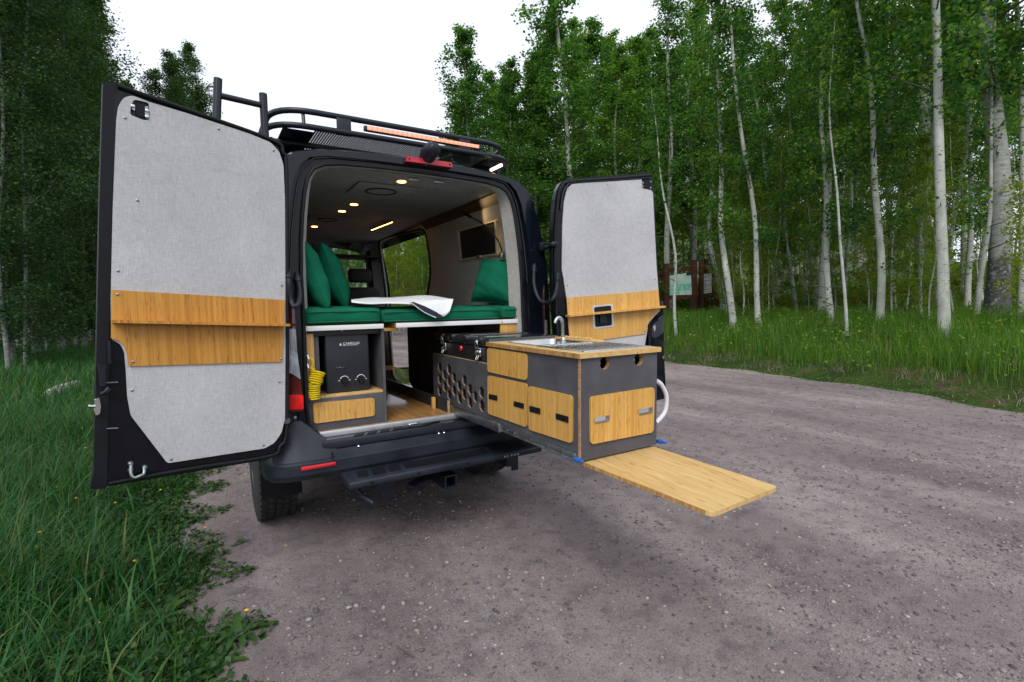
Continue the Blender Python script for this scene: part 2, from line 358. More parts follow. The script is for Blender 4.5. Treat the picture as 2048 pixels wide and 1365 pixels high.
# twigs and dead leaves blown onto the gravel
_lp = np.stack([RNG.uniform(-.9, 8.3, 900), RNG.uniform(-2.6, 12, 900)], -1); _lp = _lp[(_lp[:, 0] < xr(_lp[:, 1])) & (_lp[:, 0] > xl(_lp[:, 1]))]
# ================================================================== the van
van = thing('camper_van', 'black camper van with both rear doors swung wide open, parked beside the grass verge', 'van', (0, 2.6, 0))
def lean(z): return max(0, z-1.1)*.0346
PROF = [(.86, .47), (.95, .56), (.985, .72), (1.0, 1.0), (1.003, 1.33), (.993, 1.74), (.972, 1.92), (.94, 2.07), (.895, 2.24), (.84, 2.36), (.76, 2.43), (.62, 2.462), (.35, 2.485), (0, 2.495)]
ring = [(x, z) for x, z in PROF] + [(-x, z) for x, z in PROF[-2::-1]]
def sect(y, top=2.495, wx=1.0, zlow=.47, lift=0):
    out = []
    for x, z in ring:
        zz = zlow + (z-.47)*(top-zlow)/(2.495-.47)
        out.append(Vector((x*wx*(1-.0*lift), y + (lean(z) if y < .5 else 0)*(1-y*2 if y < .5 else 0), zz)))
    return out
secs = [(.07, 2.47, .995), (.12, 2.50, 1.0), (.5, 2.56, 1.0), (1.2, 2.58, 1.0), (1.98, 2.58, 1.0), (3.78, 2.58, 1.0), (3.88, 2.57, 1), (4.2, 2.53, .99), (4.45, 2.40, .98), (4.95, 1.75, .97), (5.15, 1.5, .96), (5.75, 1.28, .9), (5.93, 1.05, .82), (5.97, .7, .78)]
rows = [sect(*s) for s in secs]; w = len(ring)
b = MB(); vs = [p for r_ in rows for p in r_]; fs = []
def cell_z(i, j): return (rows[i][j].z+rows[i][j+1].z+rows[i+1][j].z+rows[i+1][j+1].z)/4
def cell_x(i, j): return (rows[i][j].x+rows[i+1][j+1].x)/2
glassf = {'side_window': [], 'windscreen': []}
for i in range(len(rows)-1):
    for j in range(w-1):
        z, x = cell_z(i, j), cell_x(i, j); f = (i*w+j, i*w+j+1, (i+1)*w+j+1, (i+1)*w+j)
        y0 = secs[i][0]
        if 1.98 <= y0 < 3.78 and x > 0 and .5 < z < 2.34: continue            # open sliding door
        if 3.88 <= y0 < 4.45 and abs(x) > .85 and 1.3 < z < 2.2: glassf['side_window'].append(f); continue
        if 4.45 <= y0 < 4.95 and abs(x) < .9 and z > 1.45: glassf['windscreen'].append(f); continue
        fs.append(f)
fs.append(tuple((len(rows)-1)*w+j for j in range(w)))
b.add(vs, fs); body = b.build('body', 'paint', van, 50)
for k, fl in glassf.items():
    for sgn in ((1, -1) if k == 'side_window' else (0,)):
        g = MB(); g.add(vs, [f for f in fl if sgn == 0 or vs[f[0]].x*sgn > 0]); bm_ = g.build(k, 'window_glass', van)
        bm2 = bmesh.new(); bm2.from_mesh(bm_.data); bmesh.ops.delete(bm2, geom=[v for v in bm2.verts if not v.link_faces], context='VERTS'); bm2.to_mesh(bm_.data); bm2.free()
# inner side of the roof and sides so the shell has thickness
# rear frame ring
HOLE = [(0, .70), (.55, .70), (.665, .712), (.72, .745), (.752, .81), (.764, .95), (.76, 1.2), (.757, 1.44), (.757, 1.7), (.748, 1.9), (.733, 2.06), (.715, 2.19), (.695, 2.27), (.66, 2.33), (.60, 2.362), (.5, 2.378), (.3, 2.386), (0, 2.389)]
hole = HOLE + [(-x, z) for x, z in HOLE[-2:0:-1]]
JAMB = [(0, .66), (.60, .66), (.74, .69), (.80, .74), (.835, .84), (.845, 1.0), (.845, 1.44), (.842, 1.74), (.825, 1.95), (.80, 2.12), (.775, 2.25), (.735, 2.34), (.68, 2.392), (.58, 2.413), (.3, 2.423), (0, 2.426)]
jamb = JAMB + [(-x, z) for x, z in JAMB[-2:0:-1]]
OUT = [(x*.995, z if z < 2.3 else 2.3+(z-2.3)*.87) for x, z in PROF[1:]]
outr = [(0, .56)] + OUT + [(-x, z) for x, z in OUT[-2::-1]]
P3 = lambda lp, dy: [Vector((x, lean(z)+dy, z)) for x, z in lp]
b = MB(); b.plate(P3(outr, .035), (0, .035, 0), [P3(jamb, .035)])
b.build('rear_frame', 'paint', van, 30)
b = MB(); b.plate(P3([(x*1.01, z*1.0+(.004 if z > 1.5 else -.004)) for x, z in jamb], .062), (0, .03, 0), [P3(hole, .062)])
jm = b.build('door_jamb', 'paint_inner', van, 30)
MB().tube(P3(hole, .047), .0105, 8, True).build('door_seal', 'rubber', van, 60)
# raised jamb bead
MB().tube(P3([(x*.965, z if z > 1.2 else z) for x, z in jamb if z > .8], .056), .006, 6, False).build('jamb_bead', 'paint', jm, 60)
# ---- bumper with wrapped corners
prof = [(.10, .692), (-.02, .688), (-.030, .684), (-.064, .650), (-.074, .645), (-.082, .636), (-.084, .575), (-.072, .552), (-.03, .53), (.06, .515)]
stations = [(-1.0, .36, .9), (-.992, .16, .96), (-.965, .07, .99), (-.90, .025, 1), (-.80, .008, 1), (-.62, 0, 1), (0, 0, 1), (.62, 0, 1), (.80, .008, 1), (.90, .025, 1), (.965, .07, .99), (.992, .16, .96), (1.0, .36, .9)]
P = [[Vector((x*(1 if abs(x) < .9 else 1), y+dy, z)) for y, z in prof] for x, dy, s in stations]
# corner pieces rise towards the tail lamps
for row in P:
    if abs(row[0].x) > .7:
        k = min(1, (abs(row[0].x)-.7)/.1)
        row[0].z += .20*k; row[1].z += .18*k; row[2].z += .05*k; row[1].y += .03*k; row[0].y = max(row[0].y, .05)
bumper = MB().grid(P).build('rear_bumper', 'plastic', van, 24)
for sx in (-1, 1):
    b = MB(); b.box(sx*.735-.095, sx*.735+.095, -.088, -.06, .606, .628, .006); b.build('reflector', 'red_gloss', bumper)
    MB().box(sx*.655-.0012, sx*.655+.0012, -.0835, -.02, .56, .68, 0).build('panel_seam', 'rubber', bumper)
for q in ((644, 888), (718, 887), (879, 865), (890, 879)):
    p = atY(*q, -.045); MB().lathe([(.008, 0), (.008, .004), (.004, .007)], (p.x, -.036, .684), (0, -.5, 1), 10).build('bolt', 'chrome', bumper)
# ---- sill step
sill = MB().box(-.70, .70, -.03, .07, .69, .742, .006).build('door_sill', 'sill_plastic', van)
for k in range(7):
    x = -.60 + k*.055 if k < 3 else -.43+(k-2)*.12
for x in (-.52, -.44, -.36, -.28, .14, .22, .30, .38, .46):
    b = MB(); b.plate([(x, -.024, .743), (x+.05, -.024, .743), (x+.085, .045, .743), (x+.035, .045, .743)], (0, 0, .004)); b.build('tread_rib', 'rubber', sill)
b = MB(); b.plate(rnd([(-.27, -.02, .743), (-.2, -.025, .743), (-.06, -.025, .743), (.01, .02, .743), (.07, .03, .743), (.07, .045, .743), (-.02, .045, .743), (-.08, -.008, .743), (-.18, -.008, .743), (-.26, .012, .743)], .01), (0, 0, .007)); b.build('latch_guide', 'rubber', sill)
ls = MB().tube(smooth_path([(-.16, .0, .744), (-.16, -.004, .762), (-.12, -.006, .765), (-.09, -.002, .760), (-.09, .0, .744)]), .006, 8).build('latch_striker', 'chrome', sill)
MB().box(-.70, .72, .062, .088, .742, .778, .004).build('floor_edge_strip', 'alu', van)
# ---- add-on step
step = MB().box(-.625, .665, -.305, -.085, .516, .562, .016, None, 4).build('bumper_step', 'plastic', van)
for x0, x1 in ((-.56, -.50), (-.475, -.40), (-.375, -.31), (-.28, .28), (.31, .375), (.40, .475), (.50, .56)):
    b = MB(); sk = .018; b.plate(rnd([(x0, -.255, .563), (x1, -.255, .563), (x1+sk, -.145, .563), (x0+sk, -.145, .563)], .008), (0, 0, .003)); b.build('grip_pad', 'rubber', step)
MB().tube(rnd([(-.59, -.275, .562), (.63, -.275, .562), (.63, -.125, .562), (-.59, -.125, .562)], .03), .0022, 5, True).build('grip_border', 'plastic', step)
for x in (-.50, -.22, .1, .4):
    MB().lathe([(.009, 0), (.009, .003), (.005, .004)], (x, -.3045, .540), (0, -1, 0), 12).build('sensor', 'rubber', step)
for k, x in enumerate((.36, .385, .41, .435, .46)):
    MB().box(x, x+.015, -.3062, -.304, .529, .541, .001).build('badge_letter', 'zinc', step)
for x in (-.42, .46):
    MB().box(x-.03, x+.03, -.22, .3, .43, .517, .008).build('step_bracket', 'black_metal', step)
    MB().box(x+.02, x+.075, -.2, -.19, .39, .517, .003).build('bracket_plate', 'black_metal', step)
hb = MB(); hb.plate([(x, -.17, z) for x, z in rnd([(.0, .355), (.085, .355), (.085, .44), (.0, .44)], .008) for x, z in [(x, z)]] if False else [Vector((.0, -.17, .355)), Vector((.085, -.17, .355)), Vector((.085, -.17, .44)), Vector((.0, -.17, .44))], (0, .45, 0),
   [[Vector((.012, -.17, .367)), Vector((.073, -.17, .367)), Vector((.073, -.17, .428)), Vector((.012, -.17, .428))]])
hb.build('tow_receiver', 'black_metal', van)
MB().box(-.5, .6, .12, .2, .36, .44, .01).build('cross_member', 'black_metal', van)
MB().tube([(-.55, -.1, .47), (-.52, -.2, .43), (-.48, -.25, .40)], .012, 6).build('safety_tab', 'plastic', van)
MB().tube(smooth_path([(.2, .5, .38), (.1, .2, .36), (-.14, -.02, .375), (-.2, -.06, .37)]), .03, 10).build('exhaust_pipe', 'black_metal', van)
# ---- floor pan and underbody
MB().box(-.93, .93, .09, 4.6, .50, .70, .02).build('underbody', 'rubber', van)
# ---- wheels
def wheel(cx, cy):
    wh = MB(); r = .395; wd = .125
    prof_ = [(r-.115, -wd+.012), (r-.05, -wd), (r-.018, -wd+.012), (r-.006, -wd+.04), (r-.006, wd-.04), (r-.018, wd-.012), (r-.05, wd), (r-.115, wd-.012)]
    wh.lathe(prof_, (cx, cy, r), (1, 0, 0), 40); t = wh.build('wheel', 'tyre', van, 45)
    bl = MB()
    for a in range(44):
        for row, (x0, x1) in enumerate(((-.123, -.078), (-.072, -.028), (-.022, .022), (.028, .072), (.078, .123))):
            an = 2*math.pi*(a+.5*(row % 2)+.15*row)/44; hw = .0215
            M = Matrix.Translation((cx, cy, r)) @ Matrix.Rotation(an, 4, 'X') @ Matrix.Translation((0, 0, r-.006))
            M = M @ Matrix.Rotation((.35 if row % 2 else -.3), 4, 'Z')
            bl.box(x0+.004, x1-.004, -hw, hw, -.008, .010, 0, M)
    bl.build('tread', 'tyre', t, 30, 'stuff')
    s = -1 if cx < 0 else 1
    MB().lathe([(.275, s*.07), (.275, s*.118), (.25, s*.118), (.23, s*.06), (.07, s*.05), (.06, s*.09), (.02, s*.10)], (cx, cy, r), (1, 0, 0), 32).build('rim', 'black_metal', t)
    return t
for cx in (-.87, .87):
    for cy in (.99, 4.75): wheel(cx, cy)
for sx in (-1, 1):
    MB().box(sx*.86-.125, sx*.86+.125, .545, .557, .27, .63, .004).build('mud_flap', 'rubber', van)
# ---- tail lamps
def lx(x, y): p = atY(x, y, .02); return (-p.x, p.z)
for sx in (-1, 1):
    def lamp(pts, name, m, par, dy, th=.02):
        q = [Vector((sx*x, lean(z)+dy + max(0, x-.92)*.6, z)) for x, z in pts]; bb = MB(); bb.plate(rnd(q, .008, 3), (0, th, 0)); return bb.build(name, m, par, 30)
    if sx < 0:
        tl = lamp([lx(607, 822), (.985, .925), (1.0, 1.2), (1.0, 1.60), (.93, 1.64), lx(588, 585), lx(594, 706), lx(602, 762)], 'tail_lamp', 'lens_dark_red', van, .016, .04)
        lamp([lx(591, 658), lx(594, 706), lx(601, 759), lx(581, 746), (.99, 1.14), (.99, 1.41)], 'clear_lens', 'lens_clear', tl, .006, .012)
        lamp([lx(606, 790), lx(606.5, 818), (.985, .945), (.985, 1.03)], 'red_lens', 'lens_red', tl, .006, .012)
    else:
        tl = lamp([(.93, .925), (.985, .925), (1.0, 1.2), (1.0, 1.60), (.96, 1.70), (.935, 1.60)], 'tail_lamp', 'lens_dark_red', van, .016, .04)
        lamp([(.935, 1.12), (.985, 1.12), (.985, 1.39), (.945, 1.40)], 'clear_lens', 'lens_clear', tl, .006, .012)
        lamp([(.935, .945), (.98, .945), (.98, 1.03), (.935, 1.03)], 'red_lens', 'lens_red', tl, .006, .012)
# visible inner end of the left lamp, as seen past the door edge
# ---- third brake light with camera pod
tb = MB(); tb.plate([Vector((x, lean(2.44)+.0, z)) for x, z in ((-.105, 2.437), (.215, 2.437), (.21, 2.468), (-.10, 2.468))], (0, .04, 0)); tbo = tb.build('brake_light', 'brake_red', van)
for x in (-.085, .195): MB().lathe([(.006, 0), (.006, .003)], (x, lean(2.44)-.001, 2.453), (0, -1, 0), 10).build('screw', 'rubber', tbo)
pod = MB(); sec = [(-.05, .0, 2.468, .055, .01), (0.03, -.01, 2.50, .05, .03), (.03, -.055, 2.53, .042, .03), (.04, -.085, 2.525, .034, .022)]
pod.tube([(.045, .10, 2.46), (.045, .05, 2.50), (.047, -.01, 2.515), (.05, -.05, 2.508), (.05, -.062, 2.505)], [.045, .054, .050, .040, .02], 14)
pod.build('camera_pod', 'plastic', van, 60)
# ---- roof rack
rack = MB(); 
def loop(x, y0, y1, z, rr): return rnd([(-x, y1, z), (-x, y0, z), (x, y0, z), (x, y1, z)], [rr]*4, 8)
rack.tube(loop(.87, .295, 3.3, 2.635, .24), .019, 10, True); ro = rack.build('roof_rack', 'black_metal', van, 60)
MB().tube(loop(.84, .315, 3.28, 2.735, .26), .019, 10, True).build('upper_rail', 'black_metal', ro, 60)
for x, y in [(-.66, .335), (.68, .335), (-.85, 1.0), (-.85, 2.1), (.85, 1.0), (.85, 2.1)]:
    MB().tube([(x, y-.02, 2.635), (x, y, 2.735)], .011, 8).build('upright', 'black_metal', ro)
for x in (-.42, .44):
    MB().box(x-.045, x+.045, .30, .315, 2.62, 2.735, .003).build('mounting_tab', 'black_metal', ro)
ms = MB()
for k in range(76): x = -.60+k*.0161; ms.box(x, x+.0095, .297, 1.1, 2.620, 2.6215, 0)
for k in range(36): y = .297+k*.022; ms.box(-.60, .62, y, y+.011, 2.6216, 2.623, 0)
ms.box(-.78, -.60, .34, 3.2, 2.616, 2.623, .002); ms.box(.62, .80, .34, 3.2, 2.616, 2.623, .002); ms.box(-.6, .62, 1.1, 3.2, 2.616, 2.623, .002)
ms.build('mesh_floor', 'black_metal', ro)
for y in (.55, 1.4, 2.3, 3.0): MB().box(-.85, .85, y-.02, y+.02, 2.585, 2.61, .004).build('cross_bar', 'black_metal', ro)
for y in (.5, 1.5, 2.5):
    for sx in (-1, 1): MB().tube([(sx*.80, y, 2.42), (sx*.83, y, 2.60)], .014, 8).build('rack_foot', 'black_metal', ro)
lb = MB().box(-.29, .585, .30, .33, 2.672, 2.705, .004).build('light_bar', 'black_metal', ro)
for k in range(24):
    x = -.272+k*.0345; MB().box(x, x+.0315, .293, .301, 2.677, 2.700, .002).build('led_segment', 'led_bar', lb)
MB().box(.665, .685, .18, .34, 2.535, 2.553, .003).build('side_light', 'led_white', ro)
MB().tube(smooth_path([(.60, .32, 2.70), (.62, .32, 2.66), (.64, .33, 2.62), (.66, .33, 2.56)]), .004, 5).build('cable', 'rubber', ro)

# ---- rear doors
def door(P0, d, name, ln):
    P0 = Vector(P0); d = Vector(d).normalized(); upv = Vector((0, 0, 1)); n = d.cross(upv)
    if n.y > 0: n = -n                                   # the inside of the door looks back at the camera
    nn = (n + Vector((0, 0, -ln))).normalized()
    def q(x, y, off=0): return at(x, y, nn, P0 + nn*off)
    return q, nn
qL, nL = door((-.86, -.03, 1.3), (-.966, -.26, 0), 'left', .0)
qR, nR = door((1.02, -.13, 1.3), (.979, -.204, 0), 'right', .0)
def dplate(q, n, pts, off, th, name, m, par, r=.012, holes=()):
    b = MB(); b.plate(rnd([q(x, y, off) for x, y in pts], r, 4), -n*th, [rnd([q(x, y, off) for x, y in h], r, 4) for h in holes]); return b.build(name, m, par, 30)
dl = dplate(qL, nL, [(222, 172), (236, 168), (552, 279), (569, 300), (577, 340), (578, 600), (577, 850), (563, 900), (538, 919), (212, 974), (204, 960), (210, 700), (216, 400)], 0, .055, 'rear_door', 'paint_inner', van, .02)
dplate(qL, nL, [(206, 165), (236, 163), (238, 176), (228, 190), (222, 500), (218, 700), (214, 960), (212, 979), (180, 979), (188, 940), (193, 700), (199, 400)], .004, .035, 'door_flange', 'rubber', dl, .006)
MB().tube(smooth_path([qL(x, y, .01) for x, y in ((236, 172), (380, 222), (545, 281), (566, 306), (573, 345), (574, 600), (574, 850), (560, 893), (538, 913), (380, 938), (216, 968))], 5), .010, 8).build('door_seal', 'rubber', dl, 60)
FL = [(233, 240), (237, 212), (247, 196), (264, 191), (300, 205), (372, 226), (436, 247), (500, 268), (541, 285), (558, 303), (567, 330), (570, 400), (571, 600), (571, 700), (570, 838), (563, 866), (549, 886), (530, 897), (335, 927), (262, 832), (255, 795), (252, 740), (249, 705), (241, 689), (223, 679), (222, 600), (226, 420)]
LAT = [(262, 212), (268, 199), (298, 206), (300, 240), (288, 241), (260, 230)]
fl = dplate(qL, nL, FL, .012, .010, 'fabric_panel', 'fabric_light', dl, .012, [LAT])
BL = [(224, 580), (570, 600.5), (566, 690), (564, 724), (258, 733), (254, 706), (248, 691), (238, 682), (222, 677)]
bl = dplate(qL, nL, BL, .020, .0075, 'bamboo_board', 'bamboo_door', dl, .004)
def shelf(q, n, a, b_, depth, th, par, m):
    A, B = q(*a, depth), q(*b_, depth); v = Vector((0, 0, -th)); bb = MB(); bb.plate([A, B, B+v, A+v], -n*(depth-.02)); return bb.build('shelf', m, par)
shelf(qL, nL, (229, 640), (580.5, 648), .085, .014, dl, 'bamboo_door')
# latch in the upper corner, screws, lower stay, side lock
lt = dplate(qL, nL, [(271, 204), (295, 210), (296, 238), (272, 230)], .006, .004, 'upper_latch', 'rubber', dl, .004)
for a_ in ([(264, 208), (270, 210), (270, 222), (264, 219)], [(290, 213), (296, 213), (299, 238), (290, 236)]):
    dplate(qL, nL, a_, .013, .008, 'latch_plate', 'zinc', lt, .003)
for x, y in ((265.5, 213), (294, 222), (294, 234)): MB().lathe([(.008, 0), (.007, .004), (.003, .006)], qL(x, y, .013), nL, 10).build('bolt', 'chrome', lt)
for x, y in ((236, 542), (563, 571), (437, 258), (547, 301), (250, 236), (264, 781), (559, 764), (342, 919), (527, 891), (235, 589), (266, 724), (562, 718), (275, 401)):
    MB().lathe([(.006, 0), (.006, .002), (.003, .004)], qL(x, y, .0125 if not 580 < y < 730 else .0205), nL, 10).build('screw', 'zinc', dl)
dplate(qL, nL, [(222, 690), (240, 700), (248, 715), (252, 745), (252, 795), (259, 835), (322, 925), (318, 940), (225, 955), (219, 940)], .004, .004, 'inner_recess', 'paint_inner', dl, .01)
st = MB(); st.tube(smooth_path([qL(262, 931, .02), qL(262, 948, .03), qL(268, 956, .035), qL(280, 952, .035), qL(288, 947, .03), qL(288, 935, .02)], 4), .008, 8); st.build('door_stay', 'zinc', dl, 60)
for x, y in ((261, 928), (261, 941), (290, 935)): MB().lathe([(.013, 0), (.012, .008), (.006, .014)], qL(x, y, .004), nL, 12).build('stay_bolt', 'zinc', dl)
lk = dplate(qL, nL, [(197, 730), (212, 730), (212, 772), (200, 774)], .03, .02, 'lock_handle', 'plastic', dl, .004)
dplate(qL, nL, [(190, 800), (198, 795), (202, 812), (200, 828), (192, 832), (187, 818)], .03, .02, 'lock_plate', 'chrome', lk, .006)
MB().tube([qL(176, 813, .03), qL(190, 813, .03)], .007, 8).build('lock_pin', 'chrome', lk)
MB().tube(smooth_path([qL(204, 788, .02), qL(212, 784, .03), qL(218, 776, .03)]), .010, 8).build('lock_lever', 'black_metal', lk)
for y in (766, 858): MB().tube([qL(213, y, .012), qL(236, y-1, .012)], .003, 6).build('lock_cable', 'zinc', dl)
MB().tube([qL(218, 682, .012), qL(220, 728, .012)], .008, 8).build('edge_clip', 'plastic', dl)
# ladder on the outside of that door
def qLo(x, y): return qL(x, y, -.16)
lad = MB(); p0, p1 = qLo(436, 158), qLo(433, 240); lad.tube([p0 + (p1-p0)*t for t in (0, 1, 7.5)], .021, 12)
lo = lad.build('ladder', 'black_metal', van, 60)
p2, p3 = qLo(526, 188), qLo(530, 267); MB().tube([p2, p3, p3+(p3-p2)*6.3], .021, 12).build('ladder_rail', 'black_metal', lo, 60)
for k in range(6):
    a_ = p0 + Vector((0, 0, -.085-.27*k)); c_ = p2 + Vector((0, 0, -.065-.27*k)); MB().tube([a_, c_], .016, 10).build('rung', 'black_metal', lo, 60)
for k in (2, 5):
    for s_ in (p0, p2): c_ = s_+Vector((0, 0, -.2-.25*k)); MB().tube([c_, c_+nL*.11], .014, 8).build('stand_off', 'black_metal', lo)
# right door
dr = dplate(qR, nR, [(1104, 500), (1109, 400), (1114, 378), (1122, 364), (1134, 358), (1304, 345.5), (1308, 380), (1317, 560), (1323, 625), (1333, 797), (1150, 838), (1124, 800), (1110, 660), (1105, 580)], 0, .055, 'rear_door', 'paint_inner', van, .014)
MB().tube(smooth_path([qR(x, y, .012) for x, y in ((1127, 790), (1115, 660), (1111, 560), (1111, 470), (1117, 395), (1124, 374), (1140, 364), (1220, 358), (1303, 351))], 6), .010, 8).build('door_seal', 'rubber', dr, 60)
MB().tube(smooth_path([qR(x, y, .010) for x, y in ((1122, 420), (1125, 392), (1133, 374), (1148, 366), (1225, 361), (1300, 356))], 6), .008, 8).build('door_bead', 'plastic', dr, 60)
FR = [(1125, 450), (1128, 405), (1134, 379), (1146, 366), (1165, 362), (1282, 356), (1284, 362), (1286, 377), (1303, 381), (1306, 386), (1313, 530), (1317, 582), (1320, 622), (1308, 634), (1297, 648), (1290, 690), (1288, 735), (1270, 800), (1150, 812), (1141, 700), (1134, 602), (1127, 556), (1124, 540)]
dplate(qR, nR, FR, .012, .010, 'fabric_panel', 'fabric_light', dr, .01)
BR = [(1133.5, 596), (1317, 580.5), (1320, 620), (1308, 632), (1297, 645), (1291, 668), (1140, 689)]
HR = [(1186, 614), (1224, 610), (1226, 652), (1189, 657)]
dplate(qR, nR, BR, .020, .0075, 'bamboo_board', 'bamboo_pale', dr, .006, [HR])
hc = dplate(qR, nR, [(1184.5, 612), (1225.5, 608), (1228, 654), (1187, 659)], .0225, .006, 'handle_frame', 'alu', dr, .016, [[(1188, 615), (1222.5, 611.5), (1224.5, 651), (1190.5, 655)]])
dplate(qR, nR, [(1187, 614), (1224, 610), (1226, 653), (1189, 657)], .016, .004, 'handle_cup', 'rubber', hc, .012)
dplate(qR, nR, [(1199, 624), (1212, 622), (1214, 645), (1201, 647)], .03, .012, 'pull_handle', 'plastic', hc, .006)
shelf(qR, nR, (1139, 630.5), (1331.5, 612), .085, .014, dr, 'bamboo_pale')
dplate(qR, nR, [(1288, 361), (1303, 359), (1304, 379), (1287, 377)], .016, .006, 'upper_latch', 'rubber', dr, .003)
for x, y in ((1285.5, 366), (1285.5, 373), (1301, 364), (1301, 376)): MB().lathe([(.007, 0), (.006, .004)], qR(x, y, .016), nR, 8).build('bolt', 'zinc', dr)
for x, y in ((1136, 378), (1215, 368), (1134, 570), (1310, 558), (1137, 606), (1289, 662)):
    MB().lathe([(.006, 0), (.006, .002), (.003, .004)], qR(x, y, .0125 if y < 580 else .0205), nR, 10).build('screw', 'zinc', dr)
cv = MB(); P = []
for k, (dx, bul) in enumerate(((0, 0), (6, .05), (14, .075), (24, .08), (33, .06))):
    P.append([qR(1295+dx-(i > 5)*2+(0 if i else 4), 640-dx*.35+i*11+(4-k if i == 0 else 0), .01+bul*math.sin(math.pi*min(1, (i+.6)/9))) for i in range(14)])
cv.grid(P); cv.build('lock_cover', 'paint', dr, 70)
MB().box(-.028, .028, -.006, .03, -.06, .06, .012, Matrix.Translation(qR(1321, 617, -.02)) @ Matrix.Rotation(-.2, 4, 'Z')).build('outer_handle', 'paint', dr)
dplate(qR, nR, [(1316, 714), (1327, 712), (1327, 718), (1316, 720)], .012, .008, 'edge_label', 'alu', dr, .003)
# hinges and loom hoses
def arm(pts, r, name, m, par): return MB().tube(smooth_path(pts, 6), r, 10).build(name, m, par, 60)
arm([atY(1083, 492, .05), atY(1096, 496, -.03), qR(1104, 490, .03), qR(1112, 486, .03)], .016, 'hinge', 'black_metal', van)
MB().box(-.035, .035, -.02, .02, -.03, .03, .008, Matrix.Translation(atY(1087, 494, .03))).build('hinge_knuckle', 'black_metal', van)
arm([atY(577, 826, .05), atY(579, 842, -.0), qL(574, 842, .02)], .018, 'hinge', 'black_metal', van)
for q_ in ((582, 832), (590, 835), (582, 845), (591, 842)): MB().lathe([(.009, 0), (.009, .008)], atY(*q_, .055), (0, -1, 0), 8).build('hinge_bolt', 'zinc', van)
def hose(pts, par):
    path = smooth_path(pts, 8); rs = [.013+.0022*(i % 2) for i in range(len(path))]
    o = MB().tube(path, rs, 10).build('loom_hose', 'plastic', par, 60)
    for p, qn in ((path[0], path[2]), (path[-1], path[-3])):
        MB().tube([p+(p-qn).normalized()*.05, p, qn], [.012, .021, .017], 10).build('hose_boot', 'plastic', o, 60)
hose([atY(1068, 540, .05), atY(1068, 570, .0), atY(1077, 597, -.06), atY(1090, 606, -.09), qR(1106, 598, .06), qR(1113, 577, .03), qR(1115, 560, .02)], van)
hose([atY(596, 560, .05), atY(600, 585, .0), atY(598, 606, -.05), atY(588, 613, -.06), atY(582, 600, -.04), qL(578, 570, .02), qL(577, 556, .01)], van)
# ================================================================== slide-out kitchen
SAG = .0119
kit = thing('kitchen_unit', 'dark grey slide-out camp kitchen with sink and bamboo drawer fronts, pulled out of the van', 'kitchen unit', (0, 0, .72))
kit.rotation_euler.x = SAG
_KM = Matrix.Translation((0, 0, .72)) @ Matrix.Rotation(SAG, 4, 'X'); _KI = _KM.inverted(); _KR = _KM.to_3x3()
def kq(x, y, axis, val):
    n = _KR @ Vector([1 if i == axis else 0 for i in range(3)]); p = Vector((0, 0, 0)); p[axis] = val
    if axis == 2: p.z -= .72
    P = at(x, y, tuple(n), tuple(_KM @ p)); Q = _KI @ P; Q.z += .72; return Q
KX, KX2, KY, KZ, KT, KC, KY3, KP = .218, .728, -1.251, .785, 1.297, -.378, .49, 1.16
T = .015
# side panel: tall box part and low fridge part with hexagon holes
def kp(x, y): return kq(x, y, 0, KX)
hexes = []
for cx, cy in ((110, 525), (110, 620), (110, 712), (147, 585), (150, 678), (183, 545), (183, 640), (185, 742), (222, 607), (222, 706), (262, 670), (265, 770), (304, 628), (301, 735), (346, 697), (347, 800), (388, 757), (437, 722), (440, 828)):
    c = kp(850+cx/3.9+1, 600+cy/3.9); Rr = .041
    hexes.append([Vector((KX, c.y+Rr*math.sin(math.pi/3*k), c.z+Rr*math.cos(math.pi/3*k))) for k in range(6)])
b = MB(); b.plate([(KX, KY3, KZ+.03), (KX, KY+T, KZ+.03), (KX, KY+T, KT-.026), (KX, KC-.004, KT-.026), (KX, KC-.004, KP), (KX, KY3, KP)], (T, 0, 0), hexes); b.build('side_panel', 'gray_board', kit, 30)
b = MB(); b.box(KX-.0005, KX+T, KC, KY3, KP, KP+.0025, 0); b.build('panel_edge', 'ply_edge', kit)
for hx in hexes:
    hb_ = MB(); n6 = 6; c = sum(hx, Vector())/6
    ins = [c+(p-c)*.995 for p in hx]; vs_ = [p+Vector((.0012, 0, 0)) for p in ins]+[p+Vector((.0075, 0, 0)) for p in ins]
    hb_.add(vs_, [(k, (k+1) % 6, (k+1) % 6+6, k+6) for k in range(6)]); hb_.build('hexagon_rim', 'ply_edge', kit)
# rear panel with two round holes
hl = []
for x, y in ((1209.5, 726.5), (1277.5, 719.5)):
    c = kq(x, y, 1, KY); hl.append([Vector((c.x+.032*math.cos(2*math.pi*k/20), KY, c.z+.032*math.sin(2*math.pi*k/20))) for k in range(20)])
b = MB(); b.plate([(KX+.004, KY, KZ), (KX2, KY, KZ), (KX2, KY, KT-.026), (KX+.004, KY, KT-.026)], (0, T, 0), hl); b.build('rear_panel', 'gray_board', kit, 30)
for h in hl:
    c = sum(h, Vector())/len(h); m_ = MB(); i2 = [c+(p-c)*.99 for p in h]; n2 = len(i2)
    m_.add([p+Vector((0, .001, 0)) for p in i2]+[p+Vector((0, T+.01, 0)) for p in i2], [(k, (k+1) % n2, (k+1) % n2+n2, k+n2) for k in range(n2)]); m_.build('hole_rim', 'ply_edge', kit)
c = sum(hl[1], Vector())/20; MB().tube(smooth_path([c+Vector((-.015, .06, .03)), c+Vector((-.005, .03, .0)), c+Vector((.012, .05, -.025))]), .006, 8).build('valve', 'chrome', kit, 60)
c = sum(hl[0], Vector())/20; MB().tube(smooth_path([c+Vector((.02, .08, .02)), c+Vector((.012, .05, -.01)), c+Vector((-.01, .06, -.028))]), .004, 6).build('drain_tube', 'white_hose', kit, 60)
